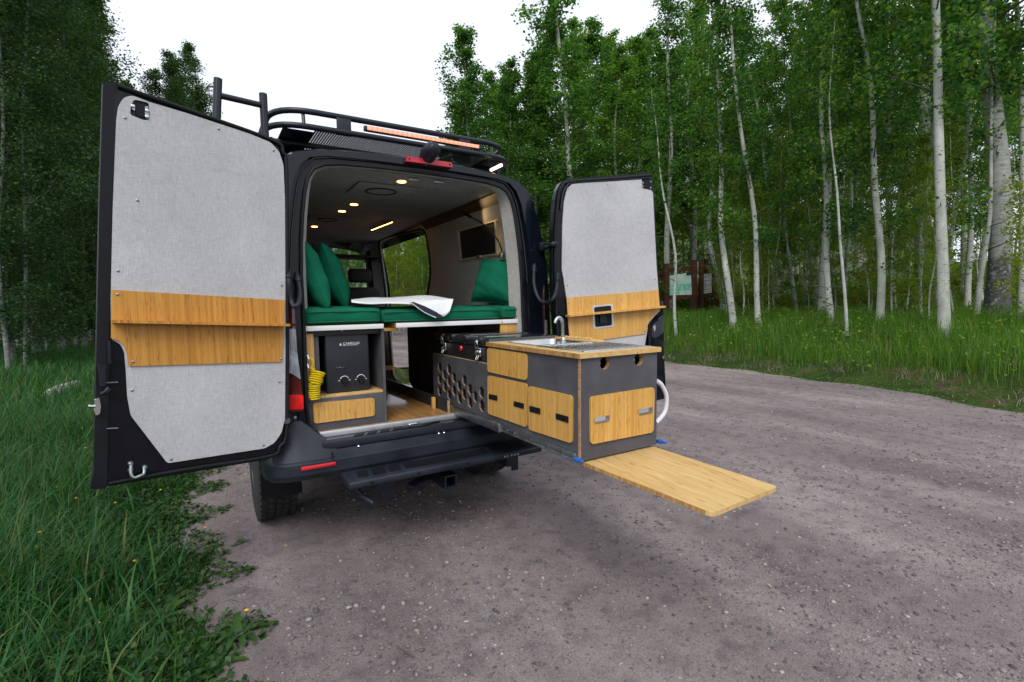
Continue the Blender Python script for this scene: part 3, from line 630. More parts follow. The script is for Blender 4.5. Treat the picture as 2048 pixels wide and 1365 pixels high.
MB().box(KX-.0005, KX+.004, KY-.0005, KY+T, KZ, KT-.026, 0).build('corner_edge', 'ply_edge', kit)
MB().box(KX2-T, KX2-.0005, KY+T, KC, KZ, KT-.026, .001).build('far_panel', 'gray_board', kit)
MB().box(KX2-T, KX2-.0005, KC, KY3, KZ, KP-.02, .001).build('far_panel', 'gray_board', kit)
MB().box(KX+T, KX2-T, KC-.02, KC-.005, KZ, KT-.026, .001).build('divider', 'dark_board', kit)
MB().box(KX+T, KX2-T, KY+T, KY3, KZ+.03, KZ+.045, .001).build('base_board', 'dark_board', kit)
MB().box(KX+T, KX2-T, KY3-T, KY3, KZ+.03, KP-.005, .001).build('front_panel', 'dark_board', kit)
# countertop
sk = [kq(1022, 684, 2, KT), kq(1075, 672, 2, KT), kq(1150, 681, 2, KT), kq(1096, 694.5, 2, KT)]
sx0, sx1 = KX+.075, KX2-.09; sy1, sy0 = KC-.10, KC-.42
so_ = rnd([(sx0, sy0, KT), (sx1, sy0, KT), (sx1, sy1, KT), (sx0, sy1, KT)], .05, 6)
dx0, dx1, dy0, dy1 = KX+.06, KX2-.025, KY+.04, sy0-.035
do_ = rnd([(dx0, dy0, KT), (dx1, dy0, KT), (dx1, dy1, KT), (dx0, dy1, KT)], .02, 4)
b = MB(); b.plate(rnd([(KX-.015, KY-.015, KT), (KX2+.015, KY-.015, KT), (KX2+.015, KC, KT), (KX-.015, KC, KT)], .004, 2), (0, 0, -.024), [so_, do_]); ct = b.build('countertop', 'bamboo_flat', kit, 30)
MB().box(KX-.0157, KX-.0147, KY-.015, KC, KT-.0235, KT-.001, 0).build('edge_grain', 'bamboo_edge', ct)
MB().box(KX-.014, KX2+.014, KY-.0157, KY-.0147, KT-.0235, KT-.001, 0).build('edge_grain', 'bamboo_flat', ct)
# sink bowl
ins = lambda lp, k, dz: [Vector((sum(p.x for p in lp)/len(lp)+(p.x-sum(q.x for q in lp)/len(lp))*k, sum(p.y for p in lp)/len(lp)+(p.y-sum(q.y for q in lp)/len(lp))*k, KT+dz)) for p in lp]
loops = [ins(so_, 1.07, .001), ins(so_, 1.07, .004), ins(so_, 1.0, .004), ins(so_, .97, -.006), ins(so_, .92, -.13), ins(so_, .80, -.145)]
m_ = MB(); n2 = len(so_); vs_ = [p for lp in loops for p in lp]; m_.add(vs_, [(i*n2+k, i*n2+(k+1) % n2, (i+1)*n2+(k+1) % n2, (i+1)*n2+k) for i in range(5) for k in range(n2)]+[tuple(5*n2+k for k in range(n2))])
sink = m_.build('sink', 'steel', kit, 50)
# tap
fb = kq(1126.5, 687, 2, KT+.004); MB().lathe([(.020, 0), (.020, .006), (.013, .012), (.013, .03), (.010, .034)], fb, (0, 0, 1), 16).build('tap_base', 'steel', kit, 45)
tp = lambda x, y: Vector((lambda P: (P.x, P.y, P.z))(kq(x, y, 1, fb.y)))
path = [fb+Vector((0, 0, .02)), tp(1125.5, 665), tp(1125, 650), tp(1123.5, 641), tp(1119.5, 636), tp(1115, 637), tp(1111.5, 641), tp(1110, 646)]
MB().tube(smooth_path(path, 6), .0095, 12).build('tap', 'steel', kit, 60)
# drainer: tray and slats
tr = MB(); tr.box(dx0-.012, dx1+.012, dy0-.012, dy0+.006, KT-.005, KT+.006, .003); tr.box(dx0-.012, dx1+.012, dy1-.006, dy1+.012, KT-.005, KT+.006, .003)
tr.box(dx0-.012, dx0+.006, dy0, dy1, KT-.005, KT+.0055, .003); tr.box(dx1-.006, dx1+.012, dy0, dy1, KT-.005, KT+.0055, .003); tr.box(dx0, dx1, dy0, dy1, KT-.04, KT-.03, .002)
dr_ = tr.build('drainer', 'steel', kit)
ns = 10
for k in range(ns):
    x = dx0+.018+(dx1-dx0-.045)*k/(ns-1); MB().box(x-.0055, x+.0055, dy0+.004, dy1-.004, KT-.010, KT+.004, .002).build('slat', 'steel', dr_)
for k in range(ns-1):  # solid black strips painted in as the shade between the slats
    x = dx0+.018+(dx1-dx0-.045)*(k+.5)/(ns-1); MB().box(x-.0155, x+.0155, dy0+.004, dy1-.004, KT-.012, KT-.004, .001).build('gap_shade', 'rubber', dr_)
# soap rack with notches beside the tap
rk = MB(); y0 = sy0+.06; xx = KX2-.06
rk.box(xx, xx+.055, sy0-.06, sy1+.03, KT+.002, KT+.014, .002)
rk_ = rk.build('dish_rack', 'bamboo_flat', kit)
for k in range(9): MB().box(xx-.002, xx+.02, sy0+.005+k*.033, sy0+.02+k*.033, KT+.014, KT+.026, .003).build('peg', 'bamboo_flat', rk_)
# drawer fronts and latches
def front(px, axis, val, out, m='bamboo_pale'):
    P = [kq(x, y, axis, val) for x, y in px]
    for p in P: p[axis] = val+out
    th = Vector((0, 0, 0)); th[axis] = -out*.9; bb = MB(); bb.plate(rnd(P, .022, 5), th); return bb.build('drawer_front', m, kit, 30)
def latch(px, axis, val, out, par, m):
    P = [kq(x, y, axis, val) for x, y in px]; c = sum(P, Vector())/4
    for p in P: p[axis] = val+out
    th = Vector((0, 0, 0)); th[axis] = -out*.5
    bb = MB(); bb.plate(rnd(P, .004, 3), th); o = bb.build('latch', m, par, 30)
    for i in (0, 2):
        d_ = P[i]+(c-P[i])*.22; d_[axis] = val+out; ax = Vector((0, 0, 0)); ax[axis] = math.copysign(1, out); MB().lathe([(.0025, 0), (.0022, .002)], d_, ax, 8).build('screw', 'chrome', o)
    return o
d1 = front([(977, 696), (1056, 708), (1056, 761), (977.5, 743.6)], 0, KX, -.010)
d2 = front([(977.7, 751), (1056, 768), (1056, 855), (978, 827)], 0, KX, -.010)
d3 = front([(1059, 772), (1147.4, 792), (1147, 887), (1060, 859)], 0, KX, -.010)
d4 = front([(1178, 793.6), (1306, 774), (1304, 864), (1178, 888.5)], 1, KY, -.012)
latch([(981, 787.5), (998, 791.5), (998, 802), (981, 797.5)], 0, KX, -.0135, d2, 'rubber'); latch([(1031, 802), (1051, 807), (1051, 818), (1031, 812)], 0, KX, -.0135, d2, 'rubber')
latch([(1062.5, 811), (1084, 817), (1084, 829), (1063, 823)], 0, KX, -.0135, d3, 'rubber'); latch([(1115, 826), (1140.5, 833), (1140.5, 846), (1116, 838)], 0, KX, -.0135, d3, 'rubber')
for px in ([(1185.4, 834), (1214.6, 829.5), (1214.6, 841.5), (1185.4, 847)], [(1274, 817.5), (1300.5, 813.5), (1300.5, 825), (1274, 830)]):
    o = latch(px, 1, KY, -.016, d4, 'steel'); P = [kq(x, y, 1, KY-.016) for x, y in px]; c = sum(P, Vector())/4
    q_ = [c+(p-c)*.72+Vector((0, -.0005, 0)) for p in P]; bb = MB(); bb.plate(q_, (0, -.001, 0)); bb.build('finger_tab', 'alu', o)
# slide rails
for x0, x1, nm in ((KX-.022, KX-.002, 'slide_rail'), (KX2+.002, KX2+.022, 'slide_rail')):
    o = MB().box(x0+.003, x1, KY+.02, .6, KZ+.004, KZ+.036, .002).build(nm, 'zinc', kit)
    s_ = -1 if x0 < .4 else 1; xo = x0 if x0 < .4 else x1
    MB().box(xo-.002, xo+.005, KY+.02, .25, KZ+.034, KZ+.040, .001).build('rail_lip', 'zinc', o); MB().box(xo-.002, xo+.005, KY+.02, .25, KZ, KZ+.006, .001).build('rail_lip', 'zinc', o)
    MB().box(xo-.009 if s_ < 0 else xo, xo if s_ < 0 else xo+.009, -.52, 1.2, KZ-.012, KZ+.047, .003).build('outer_channel', 'zinc', o)
    for k, y in enumerate((-.62, -.70, -.86, -1.02, -1.14)): MB().lathe([(.006, 0), (.006, .003)], (xo-.001 if s_ < 0 else xo+.001, y, KZ+.02), (s_, 0, 0), 8).build('rivet', 'chrome', o)
    MB().box(xo-.012, xo+.012, -.545, -.505, KZ-.01, KZ+.045, .003).build('rail_stop', 'zinc', o)
    cl = MB().box(xo-.013, xo+.012, KY-.02, KY+.015, KZ+.004, KZ+.024, .004); cl.box(xo-.01, xo+.009, KY-.045, KY-.02, KZ+.008, KZ+.022, .004); cl.build('release_clip', 'blue_clip', o)
# pull-out table board below
TP = [atZ(1166, 925, .755), atZ(1303, 894, .755), atZ(1556.5, 974, .755), atZ(1427, 1028, .755)]
x0_, x1_ = KX+.02, KX2-.03
tl_ = (TP[2]-TP[1]).length
P = [atZ(1158, 921, .762), atZ(1296, 890, .762), atZ(1557, 973.5, .728), atZ(1425, 1026.5, .728)]
bb = MB(); bb.plate(rnd([Vector(p) for p in P], [.0, .0, .03, .03], 5), (0, 0, -.018))
tb_ = bb.build('table_board', 'bamboo_flat', None, 30); tb_.matrix_parent_inverse = Matrix()
# keep it with the unit: transform into the unit's own frame
tb_.data.transform(_KI); tb_.parent = kit
bb = MB(); n_ = len(bb.v)
e0, e1 = P[0], P[3]; dirn = (e1-e0).normalized(); off_ = (P[0]-P[1]).normalized()*.0009
bb.add([e0+off_, e1-dirn*.03+off_, e1-dirn*.03+off_+Vector((0, 0, -.0175)), e0+off_+Vector((0, 0, -.0175))], [(0, 1, 2, 3)])
eg = bb.build('edge_grain', 'bamboo_edge', None); eg.data.transform(_KI); eg.parent = tb_
# white drain hose
hp = [kq(1313, 762, 1, KY+.10), kq(1324, 772, 1, KY+.10), kq(1333, 795, 1, KY+.10), kq(1329, 825, 1, KY+.10), kq(1312, 846, 1, KY+.10)]
MB().tube(smooth_path(hp, 8), .0125, 12).build('drain_hose', 'white_hose', kit, 60)

# ================================================================== fridge box behind the sink
fr = thing('fridge_box', 'black portable fridge with chrome toggle latches, standing in the slide-out kitchen', 'fridge', (0, 0, .72)); fr.rotation_euler.x = SAG
fz = KP-.22
FT = 1.315
MB().box(KX+.02, KX2-.02, KC+.006, KY3-.02, .84, FT-.055, .012, None, 3).build('body', 'fridge_black', fr)
MB().box(KX+.008, KX2+.03, KC+.003, KY3-.01, FT-.052, FT, .016, None, 4).build('lid', 'fridge_lid', fr)
MB().box(KX+.05, KX2-.02, KC+.30, KY3-.04, FT-.002, FT+.006, .004).build('lid_panel', 'fridge_lid', fr)
for y in (-.24, -.05, .17, .33): MB().box(KX-.004, KX+.06, y-.035, y+.035, FT-.03, FT+.006, .01).build('lid_rib', 'fridge_lid', fr)
for y in (.29, -.24):
    o = MB().box(KX+.002, KX+.022, y-.028, y+.028, FT-.12, FT-.062, .006).build('toggle_latch', 'chrome', fr)
    MB().tube(smooth_path([(KX-.006, y-.016, FT-.07), (KX-.012, y-.014, FT-.03), (KX-.006, y, FT-.012), (KX-.012, y+.014, FT-.03), (KX-.006, y+.016, FT-.07)], 5), .004, 8).build('latch_loop', 'chrome', o, 60)
    MB().tube([(KX, y-.02, FT-.085), (KX-.014, y, FT-.10), (KX, y+.02, FT-.085)], .008, 8).build('latch_lever', 'chrome', o, 60)
    MB().tube(smooth_path([(KX-.002, y-.012, FT-.11), (KX-.01, y-.012, FT-.135), (KX-.01, y+.01, FT-.14), (KX-.002, y+.012, FT-.115)], 5), .005, 8).build('padlock_eye', 'chrome', o, 60)
p = kq(922, 697, 0, KX+.018); MB().lathe([(.020, 0), (.019, .006), (.014, .011)], (KX+.020, p.y, p.z), (-1, 0, 0), 18).build('button', 'red_gloss', fr)
# ================================================================== inside the van
FZ = .778
MB().box(-.80, .80, .088, 3.5, .705, FZ, .002).build('cargo_floor', 'bamboo_floor', van)
def wallx(z): return .835-.065*(z-.78)
def wq(x, y):
    n = Vector((1, 0, .065)).normalized(); return at(x, y, tuple(n), (.835, 0, .78))
DOOR = [(757, 487), (764, 477), (842, 459), (851, 464), (858, 500), (862, 540), (859, 575), (851, 605), (842, 650), (834, 700), (831, 736), (784, 738), (776, 640), (768, 560)]
dh = [wq(*p) for p in DOOR]
WIN = [(917, 461), (1000, 438), (1003, 511), (922, 523)]
wh_ = [wq(*p) for p in WIN]
wp = lambda y, z: Vector((wallx(z), y, z))
b = MB(); b.plate([wp(.125, .72), wp(.125, 2.36), wp(3.8, 2.36), wp(3.8, .72)], (.03, 0, 0), [rnd(dh, .08, 4), wh_]); b.build('wall_lining', 'fabric_wall', van, 30)
MB().tube(rnd(dh, .08, 4), .014, 8, True).build('door_trim', 'rubber', van, 60)
wl_ = lambda y, z: Vector((-wallx(z), y, z))
b = MB(); b.plate([wl_(.125, .72), wl_(.125, 2.36), wl_(3.75, 2.36), wl_(3.75, .72)], (-.03, 0, 0)); b.build('wall_lining', 'fabric_wall', van, 30)
CZ = 2.375
lights = [(803, 362), (708, 408), (684, 421.5), (629, 452.5)]
b = MB(); b.plate([(-.78, .14, CZ), (.78, .14, CZ), (.78, 3.7, CZ), (-.78, 3.7, CZ)], (0, 0, .02)); ceil = b.build('ceiling', 'fabric_ceiling', van)
# fabric header strip just inside the opening
hd = [(x, z) for x, z in HOLE if z > .8]; hd = [(-x, z) for x, z in hd[:-1]] + hd[::-1]
P = [[Vector((x*(1-.02*k), lean(z)+.055+.035*k, z-(.012*k if z > 2.2 else 0)+(.006*k*k if z > 2.2 else 0))) for x, z in hd] for k in range(4)]
MB().grid(P).build('opening_trim', 'fabric_wall', van, 60)
for k, (x, y) in enumerate(lights):
    p = atZ(x, y, CZ-.004); o = MB().lathe([(.042, .004), (.042, -.004), (.034, -.006)], p, (0, 0, 1), 24).build('ceiling_light', 'alu', van)
    MB().lathe([(.030, -.0065), (.030, -.009)], p, (0, 0, 1), 24).build('diffuser', 'led_warm', o)
for x, y in ((762, 381), (655, 438)):
    p = atZ(x, y, CZ-.003); s = .21 if x > 700 else .17
    o = MB().box(p.x-s, p.x+s, p.y-s*.95, p.y+s*.95, CZ-.012, CZ-.001, .004).build('roof_vent', 'fabric_ceiling', van)
    MB().lathe([(s*.55, -.010), (s*.55, -.016), (s*.48, -.018), (s*.46, -.011)], (p.x, p.y, CZ), (0, 0, 1), 28).build('vent_opening', 'rubber', o)
for x, y in ((827, 356), (877, 361)):
    p = atZ(x, y, 2.372); MB().box(p.x-.035, p.x+.035, p.y-.008, p.y+.008, 2.352, 2.368, .004).build('roof_hook', 'zinc', van)
# overhead valance on the right, strip light
a0, a1 = Vector((.72, .13, 2.36)), Vector((.72, 1.75, 2.36))
b = MB(); b.plate([(.735, .15, 2.30), (.68, .15, 2.362), (.73, .15, 2.37), (.79, .15, 2.31)], (0, 1.65, 0)); b.build('valance', 'dark_wood', van)
s0, s1 = atZ(743, 459, CZ-.03), atZ(784, 443, CZ-.03); o = MB().tube([s0, s1], .011, 8).build('strip_light', 'rubber', van)
MB().tube([s0+Vector((0, 0, -.008)), s1+Vector((0, 0, -.008))], .006, 8).build('diffuser', 'led_warm', o)
# side window with blind
W_ = [wq(*p) for p in WIN]; inn = Vector((-.025, 0, 0))
cw = sum(W_, Vector())/4
o = MB().plate([cw+(p-cw)*1.0+inn*.7 for p in W_], (.03, 0, 0), [[cw+(p-cw)*.90+inn*.7 for p in W_]]).build('window_frame', 'bamboo_pale', van)
MB().plate([cw+(p-cw)*.935+inn for p in W_], (.01, 0, 0), [[cw+(p-cw)*.87+inn for p in W_]]).build('inner_frame', 'alu', o)
MB().plate([cw+(p-cw)*.90+inn*.6 for p in W_], (.004, 0, 0)).build('blind', 'rubber', o)
pz = wq(963, 514); MB().box(pz.x-.035, pz.x-.02, pz.y-.03, pz.y+.03, pz.z-.012, pz.z+.012, .003).build('blind_catch', 'zinc', o)
# bed base: boards
bed = []
def board(x0, x1, y0, y1, label, m='white_board', z0=1.383, z1=1.412, nm='bed_board'):
    o = MB().box(x0, x1, y0, y1, z0, z1, .002).build(nm, 'bamboo_pale'); tag(o, label, 'board', 'boards of the bed platform')
    MB().box(x0, x1, y0-.003, y0-.0005, z0, z1, .0005).build('front_trim', 'white_board', o); return o
board(-.755, -.281, .078, 1.9, 'bed board with white front edge above the heater cabinet')
board(-.19, .605, .104, 1.9, 'long bed board with white front edge above the slide-out fridge')
board(.61, .765, .104, 1.9, 'short bed board with white front edge beside the right door pillar')
tag(MB().box(-.33, -.16, .16, 1.9, 1.36, 1.382, .002).build('bridging_board', 'bamboo_pale'), 'bare bamboo board bridging the gap between the two white-edged bed boards', 'board')
# cushions
def cushion(x0, x1, y0, y1, z0, z1, label, bulge=.012, rx=0):
    nu, nv = 22, 14; P = []
    bm = bmesh.new(); bmesh.ops.create_cube(bm, size=2); bmesh.ops.subdivide_edges(bm, edges=bm.edges[:], cuts=9, use_grid_fill=True)
    cx, cy, cz = (x0+x1)/2, (y0+y1)/2, (z0+z1)/2; hx_, hy_, hz_ = (x1-x0)/2, (y1-y0)/2, (z1-z0)/2; rr = min(hz_*.6, .035)
    for v in bm.verts:
        u_, w_, t_ = v.co
        p = Vector((u_*hx_, w_*hy_, t_*hz_)); c = Vector((max(-hx_+rr, min(hx_-rr, p.x)), max(-hy_+rr, min(hy_-rr, p.y)), max(-hz_+rr, min(hz_-rr, p.z))))
        d_ = p-c; p = c + (d_.normalized()*rr if d_.length > 1e-6 else d_)
        if t_ > .5: p.z += bulge*(1-u_*u_)*(1-w_*w_) + .004*math.sin(p.x*23+p.y*9)*math.sin(p.y*17)
        if abs(w_) > .9: p.y += math.copysign(1, w_)*bulge*.7*(1-u_*u_)*(1-t_*t_)+.003*math.sin(p.x*31+1)
        v.co = p+Vector((cx, cy, cz))
    bm.verts.index_update(); m_ = MB(); m_.add([v.co.copy() for v in bm.verts], [[v.index for v in f.verts] for f in bm.faces]); bm.free()
    o = m_.build('cushion', 'green_cloth', None, 180); tag(o, label, 'cushion', 'green bed cushions')
    for z in (z0+.022, z1-.028):
        MB().tube([(x0+.02, y0-.006, z), (cx, y0-bulge*.7-.004, z), (x1-.02, y0-.006, z)], .0035, 6).build('piping', 'pipe_green', o, 60)
    return o
cushion(-.755, -.285, .085, 1.25, 1.412, 1.522, 'green bed cushion lying on the board above the heater cabinet', .012)
cushion(-.285, .605, .115, 1.25, 1.405, 1.512, 'long green bed cushion partly covered by the white blanket', .012)
cushion(.613, .765, .115, 1.25, 1.412, 1.514, 'short green bed cushion beside the right door pillar', .006)
# pillows
def pillow(c, w_, h_, t_, M, label):
    n_ = 37; P = {}
    vs_, fs_ = [], []
    for side in (1, -1):
        base = len(vs_)
        for i in range(n_):
            for j in range(n_):
                u_ = -1+2*i/(n_-1); v_ = -1+2*j/(n_-1)
                th = t_*max(0, (1-abs(u_)**2.2)*(1-abs(v_)**2.2))**.5
                pin = 1-.11*(1-abs(u_)**2)*(abs(v_)**3); pin2 = 1-.11*(1-abs(v_)**2)*(abs(u_)**3)
                wr = side*(.007*math.sin(u_*6+v_*4+c[0]*9)*math.sin(v_*5-u_*3) + .0035*math.sin(v_*17+u_*9+2*math.sin(u_*4))*(abs(u_)+abs(v_))*.7)*(th/t_)
                vs_.append(M @ Vector((u_*w_/2*pin2, side*(th/2)+wr, v_*h_/2*pin)) + Vector(c))
        for i in range(n_-1):
            for j in range(n_-1): fs_.append((base+i*n_+j, base+i*n_+j+1, base+(i+1)*n_+j+1, base+(i+1)*n_+j))
    m_ = MB(); m_.add(vs_, fs_); o = m_.build('pillow', 'green_cloth', None, 180); tag(o, label, 'pillow', 'green pillows on the bed')
    rim = [M @ Vector((w_/2*a, 0, h_/2*b_))+Vector(c) for a, b_ in [(-1+2*k/10, -1+.14*(1-(-1+2*k/10)**2)*.5) for k in range(11)]]
    MB().tube([rim[k] for k in range(11)], .004, 6).build('piping', 'pipe_green', o, 60); return o
def rot(az, tilt, roll=0): return Matrix.Rotation(R(az), 3, 'Z') @ Matrix.Rotation(R(tilt), 3, 'X') @ Matrix.Rotation(R(roll), 3, 'Y')
pillow(atY(622, 556, .34), .40, .46, .17, rot(88, -17, 4), 'green pillow leaning on the left wall, nearer the open rear door')
pillow(atY(660, 551, .66), .42, .48, .19, rot(84, -20, -6), 'green pillow leaning beside another one, next to the front seats')
pillow(atY(996, 563, .36), .40, .38, .25, rot(-58, -22, 6), 'green pillow resting alone below the side window')
# blanket
bk = [atY(x, y, .50) for x, y in ((702, 600), (740, 595.5), (775, 594), (812, 592.5), (850, 592), (882, 594), (905, 598))]
md_ = [atY(x, y, .115) for x, y in ((703, 602), (740, 605), (780, 605), (822, 604.5), (850, 602), (882, 600), (907, 599.5))]
ft = [atY(703, 603, .108), atY(740, 607, .10), atY(780, 607, .10)]+[atY(x, y, .068) for x, y in ((830, 609), (857, 621), (885, 634.5), (899, 622))]
P = []
for k in range(13):
    t = k/12; row = []
    for i in range(7):
        p = bk[i]*(1-t/.6)+md_[i]*(t/.6) if t <= .6 else md_[i]*(1-(t-.6)/.4)+ft[i]*((t-.6)/.4)
        p = p+Vector((0, -.006*math.sin(max(0, (t-.55)/.45)*math.pi) if i > 2 else 0, .004*math.sin(i*1.9+t*5)*(1-t*.5)+.002*math.sin(i*5+t*13))); row.append(p)
    P.append(smooth_path(row, 5))
m_ = MB(); m_.grid(P); o = m_.build('blanket', 'towel_white', None, 180); tag(o, 'white quilted blanket with dark underside, folded over the green bed cushion', 'blanket')
md = o.modifiers.new('thick', 'SOLIDIFY'); md.thickness = .007
Lq = [atY(x, y, .060) for x, y in ((820, 604), (828, 604.5), (850, 613), (872, 624), (886, 633), (883, 637), (872, 636), (850, 626), (834, 615))]
MB().plate(rnd(Lq, .008, 3), (0, .008, 0)).build('dark_lining', 'towel_dark', o)
MB().tube(smooth_path([Lq[0], Lq[8], Lq[7], Lq[6]], 5), .0035, 6).build('hem', 'towel_white', o, 60)
# ---- heater cabinet
HX0, HX1, HYc = -.757, -.272, .10
cab = thing('heater_cabinet', 'dark grey cabinet with bamboo flap under the bed, holding the water heater', 'cabinet', (-.5, .3, FZ))
MB().box(HX1-.018, HX1, HYc, .62, FZ, 1.383, .001).build('side_panel', 'gray_board', cab)
MB().box(HX1-.018, HX1-.002, HYc-.0015, HYc, FZ, 1.383, 0).build('panel_edge', 'gray_board', cab)
MB().box(HX0, HX1-.018, HYc, HYc+.016, FZ, .972, .001).build('lower_panel', 'gray_board', cab)
MB().box(HX0, HX1-.018, HYc+.006, .60, .972, .988, .002).build('shelf', 'bamboo_flat', cab)
MB().box(HX0, HX1-.018, .50, .516, .988, 1.383, .001).build('back_panel', 'dark_board', cab)
MB().box(HX0, HX1-.018, HYc+.02, .6, 1.35, 1.383, .001).build('top_panel', 'dark_board', cab)
MB().box(-.757, -.697, .115, .131, .988, 1.365, .002).build('bamboo_post', 'bamboo_pale', cab)
MB().box(-.697, -.665, .135, .15, .988, 1.365, .002).build('filler', 'gray_board', cab)
P = [atY(x, y, HYc-.01) for x, y in ((626, 807), (749, 796), (750, 832), (628, 848))]; bb = MB(); bb.plate(rnd(P, .02, 5), (0, .009, 0)); bb.build('flap', 'bamboo_pale', cab, 30)
for q_ in ((625, 662), (684, 662)): MB().lathe([(.006, 0), (.005, .004)], atY(*q_, .114), (0, -1, 0), 8).build('screw', 'zinc', cab)
# ---- heater
ht = thing('water_heater', 'black box water heater with two round knobs and white lettering, in the cabinet', 'heater', (-.49, .25, .988))
HP = [atY(x, y, .15) for x, y in ((648, 666), (736.5, 663), (741, 780), (654, 787))]
hx0, hx1, hz0, hz1 = -.628, -.357, .988, 1.366
MB().box(hx0, hx1, .15, .30, hz0, hz1, .012, None, 4).build('case', 'heater_black', ht)
for q_ in ((689, 763), (722, 760)):
    p = atY(*q_, .15); o = MB().lathe([(.019, 0), (.018, .016), (.015, .020)], p, (0, -1, 0), 20).build('knob', 'rubber', ht)
    arc = [p+Vector((-.027*math.cos(math.pi*(.12+.76*k/12)), -.0015, .006+.027*math.sin(math.pi*(.12+.76*k/12)))) for k in range(13)]
    MB().tube(arc, .0022, 6).build('dial_mark', 'print_white', o, 60)
    for s_ in (-1, 1): MB().box(p.x+s_*.032-.005, p.x+s_*.032+.005, .1482, .1496, p.z+.004, p.z+.0075, 0).build('dial_tick', 'print_white', o)
MX = lambda p: Matrix.Translation(p) @ Matrix.Rotation(R(90), 4, 'X')
p = atY(685.5, 690, .1492); text_mesh('CAMPLUX', .0205, MX(p) @ Matrix.Diagonal((1.12, 1, 1, 1)), 'lettering', 'print_white', ht)
p2_ = atY(685.5, 692.3, .1492); text_mesh('ENJOY OUTDOOR LIFE', .0078, MX(p2_) @ Matrix.Diagonal((1.12, 1, 1, 1)), 'small_lettering', 'print_white', ht)
p = atY(681, 689.5, .149); dp = [p+Vector((x*.0065, 0, z*.0065)) for x, z in ((0, 1.7), (.5, .7), (.9, -.1), (.8, -.8), (.35, -1.2), (-.35, -1.2), (-.8, -.8), (-.9, -.1), (-.5, .7))]
MB().plate(dp, (0, .0008, 0)).build('drop_emblem', 'print_white', ht)
MB().box(hx0+.06, hx0+.12, .1488, .151, 1.135, 1.15, .001).build('display', 'gloss_board', ht)
p = atY(679.5, 735, .149); MB().lathe([(.0016, 0), (.0016, .001)], p, (0, -1, 0), 6).build('indicator', 'print_white', ht)
# ---- coiled yellow hose on the post
yh = thing('coiled_hose', 'yellow coiled air hose hanging beside the water heater', 'hose', atY(630, 800, .07))
def coil(a, b_, r0, turns, rw, name):
    a, b_ = Vector(a), Vector(b_); ax = (b_-a).normalized(); s_ = ax.orthogonal().normalized(); t_ = ax.cross(s_); N = turns*14
    m_ = MB(); m_.tube([a+(b_-a)*(k/N)+(s_*math.cos(k/14*2*math.pi)+t_*math.sin(k/14*2*math.pi))*r0*(1+.07*math.sin(k*.13)) for k in range(N+1)], rw, 6); return m_.build(name, 'hose_yellow', yh, 60)
coil(atY(637, 742, .075), atY(629, 768, .06), .038, 6, .0045, 'upper_coil'); coil(atY(629, 768, .06), atY(628, 798, .06), .030, 7, .0045, 'lower_coil')
MB().tube(smooth_path([atY(617, 716, .09), atY(624, 719, .08), atY(627, 728, .075), atY(623, 738, .07), atY(630, 744, .07)], 6), .0042, 6).build('lead', 'hose_yellow', yh, 60)
for q_ in ((616, 715), (616, 733)): MB().tube([atY(q_[0]-2, q_[1]-4, .09), atY(q_[0]+1, q_[1]+4, .085)], .010, 10).build('coupling', 'chrome', yh, 60)
# ---- slide base on the floor, inner panels
sb = thing('slide_base', 'low dark slide base on the bamboo floor under the kitchen rails', 'slide base', (.45, .9, FZ))
b0, b1 = atZ(862, 822, FZ), atZ(763, 742, FZ+.06)
MB().box(.165, .18, .12, 2.6, FZ, FZ+.085, .001).build('side_board', 'dark_board', sb)
MB().box(.163, .182, .118, .122, FZ, FZ+.085, .0005).build('board_end', 'ply_edge', sb)
MB().box(.128, .152, .30, .325, FZ, FZ+.085, .001).build('stop_block', 'bamboo_pale', sb)
MB().box(.182, .78, .12, 2.4, FZ+.004, FZ+.05, .002).build('tray', 'gloss_board', sb)
MB().box(.05, .164, 1.0, 2.6, FZ+.086, FZ+.092, .001).build('glossy_strip', 'gloss_board', sb) if False else None
MB().box(-.25, .16, 1.85, 1.875, FZ, FZ+.05, .002).build('cross_rail', 'alu', sb)
# bed support panels on the right
sp = thing('bed_support', 'dark brown upright panel holding up the bed behind the fridge', 'panel', (.5, 1.6, FZ))
MB().box(.43, .45, .92, 1.60, FZ+.051, 1.383, .001).build('upright', 'cork', sp); MB().box(.45, .78, .90, .92, FZ+.051, 1.383, .001).build('cross_panel', 'dark_board', sp)
MB().box(.60, .765, .115, .13, 1.30, 1.381, .002).build('bamboo_rail', 'bamboo_pale', sp)
# ---- front seats, dashboard, bulkhead shelf
for x in (-.48, .42):
    s = MB(); s.box(-.24, .24, -.09, .09, 0, .68, .07, Matrix.Translation((x, 3.25 if x > 0 else 3.5, 1.10)) @ Matrix.Rotation(R(8), 4, 'X'), 4)
    so2 = s.build('front_seat', 'seat_black', van, 60)
    MB().box(-.14, .14, -.05, .05, 0, .17, .05, Matrix.Translation((x, 3.16 if x > 0 else 3.41, 1.83)), 4).build('headrest', 'seat_black', so2, 60)
    MB().box(x-.25, x+.25, 3.2 if x > 0 else 3.45, 3.75 if x > 0 else 4.0, .95, 1.14, .05, None, 4).build('seat_cushion', 'seat_black', so2, 60)
MB().box(-.9, .9, 4.25, 4.75, .9, 1.52, .08, None, 4).build('dashboard', 'seat_black', van)
MB().box(-.78, .78, 3.35, 3.75, 2.16, 2.19, .01).build('overhead_shelf', 'seat_black', van)
for x, w2, m in ((-.42, .09, 'towel_white'), (-.30, .05, 'bamboo_door'), (-.1, .08, 'bamboo_pale')):
    tag(MB().box(x, x+w2, 3.42, 3.6, 2.19, 2.30, .004).build('stowed_box', m), {'towel_white': 'small white', 'bamboo_door': 'small brown', 'bamboo_pale': 'small yellowish'}[m]+' box stowed on the overhead shelf above the front seats', 'box')
